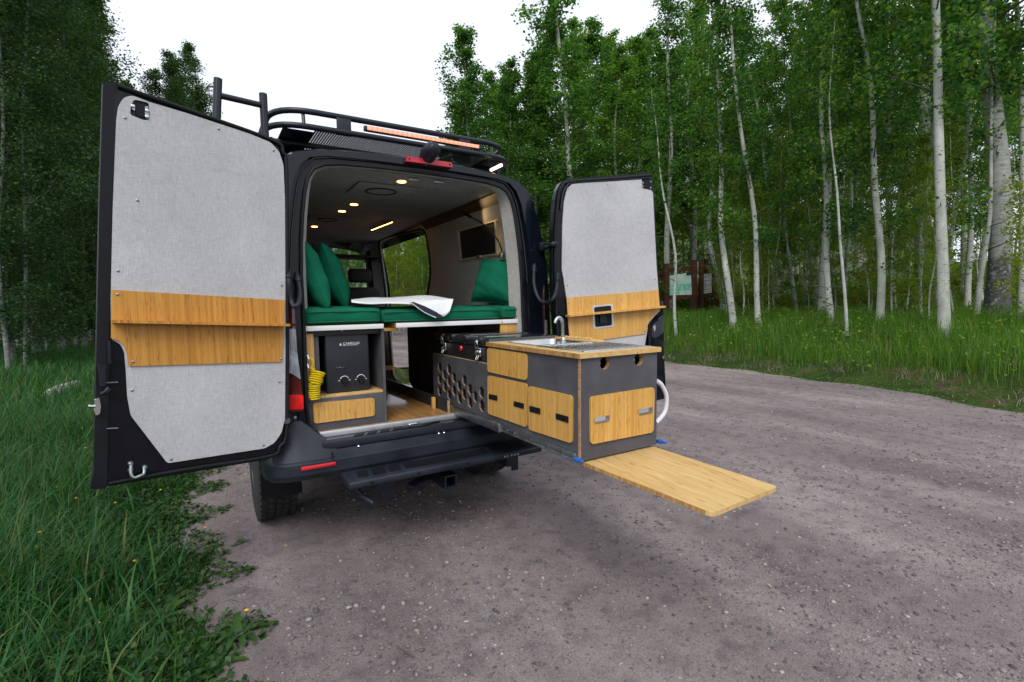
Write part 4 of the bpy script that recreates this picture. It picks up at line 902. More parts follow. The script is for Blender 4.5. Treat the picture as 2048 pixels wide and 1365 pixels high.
MB().box(.70, .84, 3.78, 3.9, .8, 2.3, .03).build('pillar_trim', 'seat_black', van); MB().box(-.84, -.70, 3.78, 3.9, .8, 2.3, .03).build('pillar_trim', 'seat_black', van)
# inner skin of the cab, sliding door pushed back outside
sd = MB(); sd.plate([Vector((1.075, y, z)) for y, z in ((.62, .62), (1.93, .62), (1.93, 2.2), (.62, 2.2))], (-.04, 0, 0)); sd.build('sliding_door', 'paint', van)
# ---- reading lamp
rl = thing('reading_lamp', 'lit gooseneck reading lamp bent over the side window', 'lamp', wq(1013, 512)+Vector((-.03, 0, 0)))
lb_ = wq(1013, 511)+Vector((-.03, 0, 0)); ltip = wq(954, 428)+Vector((-.13, 0, 0))
mid1 = wq(1008, 480)+Vector((-.06, 0, 0)); mid2 = wq(990, 450)+Vector((-.11, 0, 0)); mid3 = wq(970, 437)+Vector((-.13, 0, 0))
MB().lathe([(.028, 0), (.028, .02), (.015, .03)], lb_, (-1, 0, 0), 16).build('base', 'zinc', rl); MB().tube(smooth_path([lb_, mid1, mid2, mid3], 6), .006, 8).build('neck', 'rubber', rl, 60)
MB().tube([mid3, ltip], .013, 10).build('head', 'rubber', rl, 60)
MB().lathe([(.010, .001), (.010, .003)], ltip, (ltip-mid3).normalized(), 10).build('led', 'led_warm', rl)
ld = bpy.data.lights.new('reading_lamp_light', 'SPOT'); ld.energy = .9; ld.color = (1, .66, .3); ld.spot_size = R(110); ld.spot_blend = .8; ld.shadow_soft_size = .012
lo_ = bpy.data.objects.new('reading_lamp_light', ld); COL.objects.link(lo_); lo_.parent = rl
tgt = wq(985, 425); ps = mid3*.5+ltip*.5+Vector((.02, 0, -.004)); lo_.location = ps-rl.location; lo_.rotation_euler = (ps-tgt).to_track_quat('Z', 'Y').to_euler()
# ================================================================== vegetation materials
def leafmat(name, stops, transl=.35, rough=.55):
    m, n, l, b = nt(name); g = n.new('ShaderNodeNewGeometry'); oi = n.new('ShaderNodeObjectInfo')
    r = ramp(n, stops); l.new(g.outputs['Random Per Island'], r.inputs[0])
    r2 = ramp(n, [(0, (.78, .86, .92)), (.5, (1, 1, 1)), (1, (1.22, 1.1, .82))]); l.new(oi.outputs['Random'], r2.inputs[0])
    c = mixc(n, l, 1., r.outputs[0], r2.outputs[0], 'MULTIPLY'); l.new(c, b.inputs['Base Color']); b.inputs['Roughness'].default_value = rough
    b.inputs['Specular IOR Level'].default_value = .25
    t = n.new('ShaderNodeBsdfTranslucent'); l.new(mixc(n, l, 1., c, (1.5, 1.5, .7), 'MULTIPLY'), t.inputs[0]); ms_ = n.new('ShaderNodeMixShader'); ms_.inputs[0].default_value = transl
    l.new(b.outputs[0], ms_.inputs[1]); l.new(t.outputs[0], ms_.inputs[2]); l.new(ms_.outputs[0], n['Material Output'].inputs[0]); return m
leafmat('leaf_aspen', [(0, (.028, .105, .034)), (.5, (.062, .175, .042)), (.85, (.13, .24, .045)), (1, (.20, .29, .055))], .6)
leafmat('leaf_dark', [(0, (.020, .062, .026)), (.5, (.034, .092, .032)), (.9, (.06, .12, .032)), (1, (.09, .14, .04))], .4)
leafmat('leaf_lime', [(0, (.11, .19, .022)), (.5, (.165, .25, .03)), (1, (.24, .30, .045))], .58)
leafmat('grass_near', [(0, (.012, .062, .022)), (.45, (.022, .112, .030)), (.85, (.05, .15, .034)), (1, (.12, .14, .05))], .35, .45)
leafmat('grass_bank', [(0, (.045, .13, .018)), (.45, (.08, .205, .026)), (.85, (.13, .26, .036)), (1, (.24, .27, .08))], .42, .5)
leafmat('grass_floor', [(0, (.08, .15, .02)), (.5, (.14, .21, .028)), (1, (.21, .26, .045))], .45, .6)
leafmat('grass_dry', [(0, (.14, .11, .08)), (.5, (.24, .20, .15)), (1, (.34, .30, .24))], .2, .8)
leafmat('weed_leaf', [(0, (.022, .062, .018)), (.6, (.04, .095, .022)), (1, (.07, .12, .03))], .25, .45)
mat('flower_yellow', (.75, .45, .01), .7, 0, .2, 30)
m, n, l, b_ = nt('bark')
v = coords(n, l, (1, 1, 1), rnd=True); dsh = noise(n, l, coords(n, l, (7, 7, 34), rnd=True), 1, 2); big = noise(n, l, coords(n, l, (5, 5, 2.2), rnd=True), 1, 5); fi = noise(n, l, coords(n, l, (30, 30, 90), rnd=True), 1, 4)
r1 = ramp(n, [(.3, (.29, .31, .27)), (.55, (.43, .45, .40)), (.75, (.54, .55, .50))]); l.new(big.outputs[0], r1.inputs[0])
r2 = ramp(n, [(.315, (.05, .045, .04)), (.365, (1, 1, 1))]); l.new(dsh.outputs[0], r2.inputs[0])
r3 = ramp(n, [(.3, (.7, .7, .7)), (.6, (1, 1, 1))]); l.new(fi.outputs[0], r3.inputs[0])
c = mixc(n, l, 1., r1.outputs[0], r2.outputs[0], 'MULTIPLY'); c = mixc(n, l, .7, c, r3.outputs[0], 'MULTIPLY'); l.new(c, b_.inputs['Base Color']); b_.inputs['Roughness'].default_value = .85
bump(n, l, b_, fi.outputs[0], .3, .01)
mat('bark_grey', (.20, .215, .20), .9, 0, .5, 1, .4, 0, .3, 6, (5, 5, 22))
m, n, l, b_ = nt('bark_old')      # furrowed dark bark low on old trunks, pale above
tc = n.new('ShaderNodeTexCoord'); sx = n.new('ShaderNodeSeparateXYZ'); l.new(tc.outputs['Object'], sx.inputs[0])
ns_ = noise(n, l, coords(n, l, (6, 6, 2.5)), 1, 5); ad = n.new('ShaderNodeMath'); ad.operation = 'MULTIPLY_ADD'; ad.inputs[1].default_value = 2.6; l.new(ns_.outputs[0], ad.inputs[0]); 
sc_ = n.new('ShaderNodeMath'); sc_.operation = 'MULTIPLY'; sc_.inputs[1].default_value = -1.0; l.new(sx.outputs[2], sc_.inputs[0]); l.new(sc_.outputs[0], ad.inputs[2])
mr = n.new('ShaderNodeMapRange'); mr.inputs[1].default_value = -.35; mr.inputs[2].default_value = .05; l.new(ad.outputs[0], mr.inputs[0])
cr = noise(n, l, coords(n, l, (14, 14, 20)), 1, 5, .7); rc = ramp(n, [(.38, (.03, .032, .034)), (.58, (.10, .10, .10)), (.68, (.42, .42, .38))]); l.new(cr.outputs[0], rc.inputs[0])
pl = noise(n, l, coords(n, l, (6, 6, 40)), 1, 3); rp = ramp(n, [(.3, (.06, .055, .05)), (.36, (.23, .24, .22)), (.7, (.34, .35, .32))]); l.new(pl.outputs[0], rp.inputs[0])
l.new(mixc(n, l, mr.outputs[0], rp.outputs[0], rc.outputs[0]), b_.inputs['Base Color']); b_.inputs['Roughness'].default_value = .9; bump(n, l, b_, cr.outputs[0], .6, .02)

mat('twig', (.07, .062, .052), .9, 0, .3, 8)
# ================================================================== aspen meshes
def tube_np(P, Rr, n):
    P = np.asarray(P, float); N = len(P); T_ = np.gradient(P, axis=0); T_ /= np.linalg.norm(T_, axis=1)[:, None]+1e-9
    ref = np.where(np.abs(T_[:, 2:3]) > .9, np.array([[1, 0, 0]]), np.array([[0, 0, 1]])); A = np.cross(T_, ref); A /= np.linalg.norm(A, axis=1)[:, None]+1e-9; B = np.cross(T_, A)
    an = np.arange(n)*2*np.pi/n; V = P[:, None]+(A[:, None]*np.cos(an)[None, :, None]+B[:, None]*np.sin(an)[None, :, None])*np.asarray(Rr)[:, None, None]
    i, k = np.meshgrid(np.arange(N-1), np.arange(n), indexing='ij'); a = (i*n+k).ravel(); b = (i*n+(k+1) % n).ravel()
    return V.reshape(-1, 3), np.stack([a, b, b+n, a+n], -1)
def leaves_np(C, size, rng, up=.35):
    N = len(C); nrm = rng.normal(size=(N, 3)); nrm[:, 2] = np.abs(nrm[:, 2])+up; nrm /= np.linalg.norm(nrm, axis=1)[:, None]
    t = np.cross(nrm, rng.normal(size=(N, 3))); t /= np.linalg.norm(t, axis=1)[:, None]; s = np.cross(nrm, t)
    L = (size*rng.uniform(.7, 1.3, N))[:, None]
    V = np.stack([C-t*L*.5, C+s*L*.46+t*L*.05+nrm*L*.08, C+t*L*.55, C-s*L*.46+t*L*.05+nrm*L*.08], 1).reshape(-1, 3)
    a = np.arange(N)*4; return V, np.stack([a, a+1, a+2, a+3], -1)
def make_aspen(seed, Ht, r0, cs, cw, nleaf, lsize, leafm='leaf_aspen', barkm='bark', nb=46, twigs=10, wav=.16):
    rng = np.random.default_rng(seed); ts = np.linspace(0, 1, 18); ph = rng.uniform(0, 6, 4)
    env = np.minimum(1, ts*3)
    path = np.stack([wav*env*np.sin(ts*5+ph[0])+.5*wav*env*np.sin(ts*13+ph[1]), wav*env*np.sin(ts*6+ph[2])+.5*wav*env*np.sin(ts*11+ph[3]), ts*(Ht+.3)-.3], -1)
    rad = r0*(1-ts*.82)*(1+.28*np.exp(-ts*60)); rad[-1] = .006
    VV, FF, MI = [], [], []; o = 0
    def addt(v, f):
        nonlocal o; MI.append(np.full(len(f), 1 if MI else 0)); VV.append(v); FF.append(f+o); o += len(v)
    addt(*tube_np(path, rad, 10)); CC = []
    f_at = lambda t: np.array([np.interp(t, ts, path[:, k]) for k in range(3)])
    wts = []
    for i in range(nb):
        t = cs+(1-cs)*((i+rng.uniform(0, .9))/nb)**.9; q = (t-cs)/(1-cs); prof_ = (.55+.45*min(1, q*4))*(1-q)**.62+.10
        Lb = cw*prof_*rng.uniform(.55, 1.15); az = i*2.4+rng.uniform(-.5, .5); el = R(rng.uniform(8, 38)+30*q)
        d = np.array([math.cos(az)*math.cos(el), math.sin(az)*math.cos(el), math.sin(el)]); s = np.linspace(0, 1, 5)
        b0 = f_at(t); bend = rng.normal(size=3)*.10*Lb; P = b0+d*Lb*s[:, None]+bend*np.sin(s*2.5)[:, None]+np.array([0, 0, .12*Lb])*(s**2)[:, None]
        rb = max(.006, .24*np.interp(t, ts, rad)); addt(*tube_np(P, np.linspace(rb, .004, 5), 4))
        for k in range(6):
            u_ = .25+.75*(k+rng.uniform(0, 1))/6; c = b0*0+np.array([np.interp(u_, s, P[:, j]) for j in range(3)]); CC.append((c+rng.normal(size=3)*.10*Lb, (.07+.085*Lb*(1.15-.5*u_)))); wts.append(.6+.4*Lb)
    for i in range(twigs):
        t = rng.uniform(.08, cs+.1); az = rng.uniform(0, 6.28); Lb = rng.uniform(.25, .9); d = np.array([math.cos(az), math.sin(az), rng.uniform(-.3, .5)]); s = np.linspace(0, 1, 4)
        P = f_at(t)+d*Lb*s[:, None]+rng.normal(size=3)*.12*np.sin(s*3)[:, None]; addt(*tube_np(P, np.linspace(.011, .003, 4), 3))
        if rng.uniform() < .5: CC.append((P[-1], .16)); wts.append(.35)
    wts = np.array(wts); cnt = rng.multinomial(nleaf, wts/wts.sum())
    C = np.concatenate([c+rng.normal(size=(k, 3))*np.array([1, 1, .8])*sg for (c, sg), k in zip(CC, cnt)])
    tm = mesh_np('_trunk', np.concatenate(VV), np.concatenate(FF), barkm, smooth=True, mi=np.concatenate(MI)); tm.materials.append(MATS['twig'])
    lv, lf = leaves_np(C, lsize, rng); cm = mesh_np('_crown', lv, lf, leafm); return tm, cm
ASP = {'tall': [make_aspen(20+k, 15.5, .12, .30, 1.9, 11000, .09) for k in range(4)],
       'mid': [make_aspen(40+k, 11.5, .08, .20, 1.5, 7500, .08, nb=36) for k in range(4)],
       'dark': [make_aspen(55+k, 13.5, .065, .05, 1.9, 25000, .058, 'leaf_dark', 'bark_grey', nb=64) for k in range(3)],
       'full': [make_aspen(50+k, 13.5, .10, .10, 2.1, 19000, .085, nb=60) for k in range(3)],
       'pole': [make_aspen(95+k, 13, .055, .50, 1.3, 5200, .085, 'leaf_lime' if k == 1 else 'leaf_aspen', nb=30, twigs=8) for k in range(3)],
       'limy': [make_aspen(80+k, 10.5, .07, .24, 1.5, 8500, .08, 'leaf_lime', nb=36) for k in range(2)],
       'young': [make_aspen(60+k, 5.8, .032, .16, .75, 2600, .065, 'leaf_lime', nb=26, twigs=4, wav=.1) for k in range(3)],
       'sap': [make_aspen(65+k, 7.5, .034, .5, .8, 1500, .065, 'leaf_aspen', nb=20, twigs=5, wav=.06) for k in range(2)],
       'old': [make_aspen(70+k, 16.5, .20, .26, 2.2, 15000, .085, 'leaf_aspen', 'bark_old', twigs=14) for k in range(2)]}
HGT = {'pole': (13, .055), 'dark': (13.5, .065), 'limy': (10.5, .07), 'tall': (15.5, .12), 'mid': (11.5, .08), 'full': (13.5, .10), 'young': (5.8, .032), 'sap': (7.5, .034), 'old': (16.5, .20)}
def aspen(kind, x, y, label, group, diam=None, scale=1.0, lean_v=None, az=None, rngv=random, var=None):
    tm, cm = ASP[kind][rngv.randrange(len(ASP[kind])) if var is None else var]; z = float(H(x, y))
    rt = thing('aspen_tree', label, 'tree', (x, y, z), group); rt.scale = (scale*WIDE, scale*WIDE, scale)
    q = Vector((0, 0, 1)).rotation_difference(Vector(lean_v)) if lean_v is not None else Vector((0, 0, 1)).rotation_difference(Vector((rngv.gauss(0, .025), rngv.gauss(0, .025), 1)))
    rt.rotation_mode = 'QUATERNION'; from mathutils import Quaternion
    rt.rotation_quaternion = q @ Quaternion((0, 0, 1), az if az is not None else rngv.uniform(0, 6.28))
    t = bpy.data.objects.new('trunk', tm); COL.objects.link(t); t.parent = rt
    if diam: k = diam/2/(HGT[kind][1]*scale*1.0); t.scale = (k, k, 1)
    c = bpy.data.objects.new('crown', cm); COL.objects.link(c); c.parent = rt; return rt
def hit(px, py, lo=4, hi=80):
    d = ray(px, py)
    for s in np.arange(lo, hi, .05):
        p = CAM+d*s
        if p[2] <= float(H(p[0], p[1])): return p, s
    return CAM+d*hi, hi
used = []; WIDE = 1.0
def px_tree(kind, bx, by, tx, ty, wpx, label, group, scale=1.0, sink=14, var=None):
    p, s = hit(bx, by+sink*0); top = CAM+ray(tx, ty)*s*1.0
    lv = Vector(top-p).normalized(); used.append((p[0], p[1]))
    return aspen(kind, p[0], p[1], label, group, wpx*s/F, scale, lv, var=var)
BANK = 'white-barked aspen standing in the tall grass of the road bank'; BG = 'aspens along the grassy road bank'
for a, lb2 in ((('mid', 1467, 655, 1440, 300, 14), 'white-barked aspen on the grassy bank, the closest one beside the notice board'), (('mid', 1517, 652, 1478, 180, 12), 'leaning white aspen on the grassy bank, second along from the notice board'), (('mid', 1667, 655, 1645, 300, 13), 'white aspen on the bank close beside a thin crooked sapling'), (('mid', 1757, 655, 1746, 300, 15), 'white aspen on the bank between the crooked sapling and the stoutest bank trunk'), (('tall', 1888, 676, 1880, 100, 21), 'stoutest white-barked aspen at the front of the grassy bank')):
    px_tree(*a, lb2, BG)
SAPL = 'thin white aspen sapling rising from the grassy road bank'; SG = 'thin saplings on the grassy road bank'
for a, lb2 in ((('sap', 1353, 672, 1331, 420, 7), 'thin white sapling standing in front of the notice board'), (('sap', 1693, 672, 1682, 470, 7), 'thin crooked white sapling low on the grassy bank beside an aspen'), (('sap', 1955, 655, 1968, 450, 10), 'thin sapling leaning beside the thick old dark-footed aspen')): px_tree(*a, lb2, SG)
px_tree('old', 1990, 648, 1996, 150, 40, 'thick old aspen with dark furrowed bark at its foot', None)
px_tree('old', 1850, 597, 1846, 300, 31, 'old aspen deep in the wood with blackened bark at its foot', None, 1.0)
WOOD = 'slender pale aspen inside the wood behind the grassy bank'; WG = 'aspens inside the wood behind the bank'
for a in (('mid', 1555, 625, 1535, 430, 9), ('mid', 1592, 628, 1580, 420, 8), ('mid', 1635, 620, 1622, 380, 10), ('mid', 1446, 622, 1428, 400, 12), ('tall', 1786, 622, 1780, 300, 13), ('mid', 1612, 612, 1605, 380, 7), ('tall', 2040, 640, 2040, 300, 12), ('mid', 1522, 606, 1512, 400, 10),
          ('mid', 1935, 625, 1932, 300, 12), ('mid', 1650, 596, 1644, 400, 12), ('mid', 1720, 565, 1716, 400, 8), ('mid', 1375, 618, 1362, 380, 12), ('mid', 1565, 596, 1560, 400, 7), ('mid', 1960, 610, 1963, 350, 14), ('tall', 1925, 590, 1922, 300, 11), ('mid', 1820, 585, 1818, 350, 8), ('mid', 1690, 590, 1683, 400, 8)):
    px_tree(*a, WOOD, WG)
# tall ones beyond the van on the right of the road
TL = 'tall leafy aspen rising above the open right door of the van'; TG = 'tall aspens behind the open right door'
WIDE = 1.28
for px, dp, kd, sc in ((940, 26, 'full', .92), (1080, 28, 'full', 1.05), (1020, 25, 'full', .92), (1175, 30, 'full', 1.12), (1220, 29, 'full', 1.12), (1265, 28, 'full', 1.05), (1310, 29, 'full', 1.1), (905, 33, 'full', .82), (1155, 23, 'tall', 1.16), (1108, 25, 'full', 1.02), (1062, 24.5, 'full', .90), (962, 24, 'full', 1.02), (1000, 27, 'full', .95), (925, 28, 'full', .86), (1195, 26, 'full', 1.06), (1240, 21, 'full', .80), (1035, 31, 'full', 1.05), (985, 33, 'full', 1.08), (1130, 31, 'tall', 1.1), (1290, 24, 'full', .92), (1335, 22, 'tall', .95), (1385, 25, 'tall', 1.0)):
    P = atD(px, 640, dp); aspen(kd, P.x, P.y, TL, TG, None, sc); used.append((P.x, P.y))
WIDE = 1.0
# random wood on the right
rv = random.Random(5)
def angpx(x, y):
    d = np.array([x, y, 1.5])-CAM; z = d @ FW; return (1024+F*(d @ RT)/z, z) if z > .5 else (None, z)
KIOSK = atD(1395, 606, 20.5)
cnt = 0; tries = 0
while cnt < 96 and tries < 9000:
    tries += 1; d = 4.5+30*rv.random()**1.1; y = rv.uniform(-7, 42); x = float(xr(y))+d
    px, z = angpx(x, y)
    if px is None or px < 1290 or px > 2330: continue
    if (px < 1480 and z < 22): continue
    if any((x-a)**2+(y-b)**2 < (1.1 if z < 25 else .8) for a, b in used): continue
    used.append((x, y)); cnt += 1
    kd = rv.choice(['tall', 'pole', 'pole', 'mid', 'pole', 'pole']) if z < 25 else rv.choice(['pole', 'pole', 'limy', 'pole', 'pole', 'tall'])
    aspen(kd, x, y, {'pole': 'thin bare-poled aspen with leaves only high up, inside the wood', 'limy': 'yellow-green leafed aspen of middling height inside the wood', 'tall': 'tall straight aspen with a long leafy crown inside the wood'}.get(kd, WOOD), WG+{'pole': ', bare poles', 'limy': ', yellow-green ones', 'tall': ', tall ones'}.get(kd, ''), None, rv.uniform(.85, 1.12), rngv=rv)
# bright young wood seen through the side door of the van
for k in range(16):
    px = 730+k*9.5+rv.uniform(-4, 4); dp = rv.uniform(27, 37); P = atD(px, 640, dp); aspen('limy' if k % 3 else 'young', P.x, P.y, 'young yellow-green aspen in the clump past the open side door of the van', 'young aspens beyond the side door', None, rv.uniform(.6, .8) if k % 3 else rv.uniform(.8, 1.2), rngv=rv)
# understorey saplings with lime leaves
YL = 'small leafy young aspen with yellow-green leaves under the taller trees'; YG = 'young aspens under the tall trees'
cnt = tries = 0
while cnt < 46 and tries < 4000:
    tries += 1; d = 4+18*rv.random(); y = rv.uniform(-4, 24); x = float(xr(y))+d; px, z = angpx(x, y)
    if px is None or px < 1060 or px > 2150 or (1290 < px < 1470 and z < 21.5): continue
    if any((x-a)**2+(y-b)**2 < .5 for a, b in used): continue
    used.append((x, y)); cnt += 1; aspen('young', x, y, YL, YG, None, rv.uniform(.6, 1.15), rngv=rv)
cnt = tries = 0
while cnt < 24 and tries < 3000:
    tries += 1; d = 3.2+6*rv.random(); y = rv.uniform(-1, 16); x = float(xr(y))+d; px, z = angpx(x, y)
    if px is None or px < 1440 or px > 1960: continue
    if any((x-a)**2+(y-b)**2 < .25 for a, b in used): continue
    used.append((x, y)); cnt += 1; aspen('young', x, y, YL, YG, None, rv.uniform(.5, .85), rngv=rv)
# left wood beside the van
LL = 'dense dark-leaved aspen in the wood along the grass verge'; LG = 'aspens in the wood along the verge'
WIDE = 1.25
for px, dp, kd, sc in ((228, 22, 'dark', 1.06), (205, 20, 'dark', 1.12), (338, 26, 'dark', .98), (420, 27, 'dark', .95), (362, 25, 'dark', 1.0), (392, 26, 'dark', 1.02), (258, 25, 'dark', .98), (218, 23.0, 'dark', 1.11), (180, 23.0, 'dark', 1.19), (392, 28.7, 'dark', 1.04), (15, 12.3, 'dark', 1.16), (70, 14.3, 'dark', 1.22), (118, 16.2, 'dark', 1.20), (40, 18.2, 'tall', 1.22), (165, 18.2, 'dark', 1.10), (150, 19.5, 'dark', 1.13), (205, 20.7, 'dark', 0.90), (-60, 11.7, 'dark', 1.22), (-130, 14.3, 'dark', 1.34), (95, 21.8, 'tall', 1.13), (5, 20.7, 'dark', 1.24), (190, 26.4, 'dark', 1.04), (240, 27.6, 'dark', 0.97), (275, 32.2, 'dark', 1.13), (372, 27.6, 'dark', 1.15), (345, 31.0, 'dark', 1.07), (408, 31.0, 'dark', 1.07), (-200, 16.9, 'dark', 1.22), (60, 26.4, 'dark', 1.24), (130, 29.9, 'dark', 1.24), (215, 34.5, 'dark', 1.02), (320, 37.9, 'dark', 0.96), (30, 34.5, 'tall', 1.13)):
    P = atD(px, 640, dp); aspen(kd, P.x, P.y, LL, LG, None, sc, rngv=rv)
WIDE = 1.0
for px, py, w_ in ((20, 752, 9), (52, 748, 7), (127, 700, 10), (96, 712, 6)):
    p, s = hit(px, py); aspen('dark', p[0], p[1], 'pale bare-stemmed aspen at the foot of the verge wood', 'bare-stemmed aspens at the verge', w_*s/F, .95, rngv=rv)
# beyond the end of the road
FL_ = 'distant aspen beyond the bend of the dirt road'; FG = 'aspens beyond the bend of the road'
for k in range(46):
    px = 420+k*11.5+rv.uniform(-8, 8); dp = rv.uniform(46, 70); 
    if px > 905: dp = rv.uniform(36, 60)
    P = atD(px, 640, dp); sc = {True: .82, False: 1.0}[px < 880]*rv.uniform(.8, 1.05)*(dp/58)**.8
    aspen('full' if rv.random() < .8 else 'tall', P.x, P.y, FL_, FG, None, sc, rngv=rv)
for px, dp, sc in ((742, 44, 1.0), (868, 40, .95), (885, 36, .85), (590, 50, .95)):
    P = atD(px, 640, dp); aspen('full', P.x, P.y, FL_, FG, None, sc, rngv=rv)
# shrubs
def make_shrub(seed, w_, h_, n_, leafm):
    rng = np.random.default_rng(seed); VV, FF, o = [], [], 0; CC = []
    for i in range(16):
        az = rng.uniform(0, 6.28); e = R(rng.uniform(35, 85)); L = h_*rng.uniform(.6, 1.1); d = np.array([math.cos(az)*math.cos(e)*w_/h_, math.sin(az)*math.cos(e)*w_/h_, math.sin(e)]); s = np.linspace(0, 1, 4)
        P = d*L*s[:, None]+rng.normal(size=3)*.08*np.sin(s*3)[:, None]; v_, f_ = tube_np(P, np.linspace(.012, .003, 4), 4); VV.append(v_); FF.append(f_+o); o += len(v_)
        for u_ in (.45, .7, .9, 1.0): CC.append(np.array([np.interp(u_, s, P[:, j]) for j in range(3)]))
    C = np.concatenate([c+rng.normal(size=(n_//len(CC), 3))*.13*h_ for c in CC]); lv, lf = leaves_np(C, .07, rng)
    return mesh_np('_stem', np.concatenate(VV), np.concatenate(FF), 'bark'), mesh_np('_foliage', lv, lf, leafm)
SH = [make_shrub(90+k, .9, 1.0, 1500, 'leaf_lime') for k in range(3)]
cnt = tries = 0
while cnt < 105 and tries < 6000:
    tries += 1; d = 7+22*rv.random(); y = rv.uniform(-6, 30); x = float(xr(y))+d; px, z = angpx(x, y)
    if px is None or px < 1100 or px > 2150 or (1300 < px < 1460 and z < 22): continue
    cnt += 1; st_, fo_ = rv.choice(SH); rt = thing('shrub', 'low yellow-green shrub on the floor of the wood', 'shrub', (x, y, float(H(x, y))-.03), 'shrubs on the floor of the wood'); s = rv.uniform(.6, 1.25); rt.scale = (s*1.2, s*1.2, s); rt.rotation_euler.z = rv.uniform(0, 6.28)
    for nm, me in (('stem', st_), ('foliage', fo_)): o = bpy.data.objects.new(nm, me); COL.objects.link(o); o.parent = rt

# ================================================================== grass
def blades(P, hgt, wid, bend, rng, seg=3):
    N = len(P); az = rng.uniform(0, 6.28, N); d = np.stack([np.cos(az), np.sin(az), np.zeros(N)], -1); s = np.stack([-np.sin(az), np.cos(az), np.zeros(N)], -1)
    # face roughly any way; bend along d
    V = []; 
    for k in range(seg+1):
        t = k/seg; c = P+d*(bend*hgt*t**2)[:, None]; c[:, 2] += hgt*(t-.42*bend*t**3)
        if k < seg: w_ = (wid*(1-t**1.6*.75))[:, None]; V += [c-s*w_*.5, c+s*w_*.5]
        else: V += [c]
    V = np.stack(V, 1); nv = 2*seg+1; b = (np.arange(N)*nv)[:, None]; f = []
    for k in range(seg-1): f += [b+np.array([[2*k, 2*k+1, 2*k+3]]), b+np.array([[2*k, 2*k+3, 2*k+2]])]
    f += [b+np.array([[2*seg-2, 2*seg-1, 2*seg]])]
    return V.reshape(-1, 3), np.concatenate(f)
def scatter_px(N, x0, x1, y0, y1, rng, zf=0.25, pw=1.0):
    px = rng.uniform(x0, x1, N); py = y0+(y1-y0)*rng.uniform(0, 1, N)**pw
    D = FW[None]+RT[None]*((px-1024)/F)[:, None]+UP[None]*((682.5-py)/F)[:, None]; return px, py, D
rg = np.random.default_rng(3)
def region(N, x0, x1, y0, y1, cond):
    x = rg.uniform(x0, x1, N); y = rg.uniform(y0, y1, N); k = cond(x, y); x, y = x[k], y[k]; return np.stack([x, y, H(x, y)-.01], -1)
def visible(x, y, m=120):
    dx = np.stack([x-CAM[0], y-CAM[1], np.zeros_like(x)-CAM[2]+.3], -1); z = dx @ FW; px = 1024+F*(dx @ RT)/np.maximum(z, .05); return (z > .3) & (px > -m) & (px < 2048+m)
def clumpf(x, y): return .5+.25*np.sin(x*2.9+1.3*np.sin(y*1.7))+.25*np.sin(y*3.3+1.1*np.sin(x*2.1))
def leftcond(off): return lambda x, y: (x < xl(y)+off+.10*np.sin(y*11)) & visible(x, y)
VV = []; FF = []; o = 0
def push(v, f):
    global o; VV.append(v); FF.append(f+o); o += len(v)
# near verge: tall blades away from the edge, short ones next to the gravel
P = region(60000, -4.4, -.9, -2.2, 5.5, leftcond(-.02)); e = xl(P[:, 1])-P[:, 0]; hh = (.05+.20*sstep(e/1.1)+.16*clumpf(P[:, 0], P[:, 1])*sstep(e/.7))*rg.uniform(.5, 1.35, len(P))
push(*blades(P, hh, .0045+.006*rg.uniform(0, 1, len(P))**2, rg.uniform(.15, 1.0, len(P)), rg, 4))
P = region(3000, -4.2, -1.1, -2.2, 5, leftcond(-.22)); push(*blades(P, rg.uniform(.22, .46, len(P)), rg.uniform(.008, .015, len(P)), rg.uniform(.4, 1.1, len(P)), rg, 5))
P = region(60000, -14, -1.2, 5, 20, leftcond(-.02)); push(*blades(P, rg.uniform(.15, .5, len(P)), rg.uniform(.008, .018, len(P)), rg.uniform(.2, .9, len(P)), rg, 3))
tag(mesh_np('verge_grass', np.concatenate(VV), np.concatenate(FF), 'grass_near'), 'long dark green grass of the verge beside the van', 'grass', kind='stuff')
# low broad-leaved ground cover at the verge edge
P = region(52000, -3.6, -.8, -2.2, 5, leftcond(.06)); e = xl(P[:, 1])-P[:, 0]; P[:, 2] += rg.uniform(.005, 1, len(P))*(.05+.14*sstep(e/.8)*clumpf(P[:, 0]*1.3+5, P[:, 1]*1.4)); lv, lf = leaves_np(P, .03, rg, .8)
tag(mesh_np('ground_cover', lv, lf, 'weed_leaf'), 'low broad-leaved weeds matted along the gravel edge', 'weeds', kind='stuff')
# right bank
VV = []; FF = []; o = 0
rightc = lambda a, b: (lambda x, y: (x-xr(y) > a) & (x-xr(y) < b) & visible(x, y))
P = region(150000, 6.5, 14.5, -4, 16, rightc(.15, 5.2)); d = P[:, 0]-xr(P[:, 1]); keep = rg.uniform(0, 1, len(P)) < np.clip(.10+.9*sstep((d-.75)/1.0)*(.25+1.1*clumpf(P[:, 0]*.7, P[:, 1]*.7)), 0, 1); P = P[keep]; d = d[keep]
push(*blades(P, (.06+.34*sstep((d-.5)/1.2)*(.6+.7*clumpf(P[:, 0]*.55+2, P[:, 1]*.6)))*rg.uniform(.5, 1.4, len(P)), rg.uniform(.006, .012, len(P)), rg.uniform(.1, .6, len(P)), rg, 3))
P = region(50000, 8, 20, 12, 36, rightc(.1, 8)); push(*blades(P, rg.uniform(.2, .5, len(P)), rg.uniform(.014, .026, len(P)), rg.uniform(.1, .6, len(P)), rg, 2))
tag(mesh_np('bank_grass', np.concatenate(VV), np.concatenate(FF), 'grass_bank'), 'bright green tall grass on the bank across the road', 'grass', kind='stuff')
VV = []; FF = []; o = 0
P = region(110000, 10, 46, -9, 40, rightc(4.6, 30)); push(*blades(P, rg.uniform(.15, .5, len(P)), rg.uniform(.015, .04, len(P)), rg.uniform(.2, .9, len(P)), rg, 2))
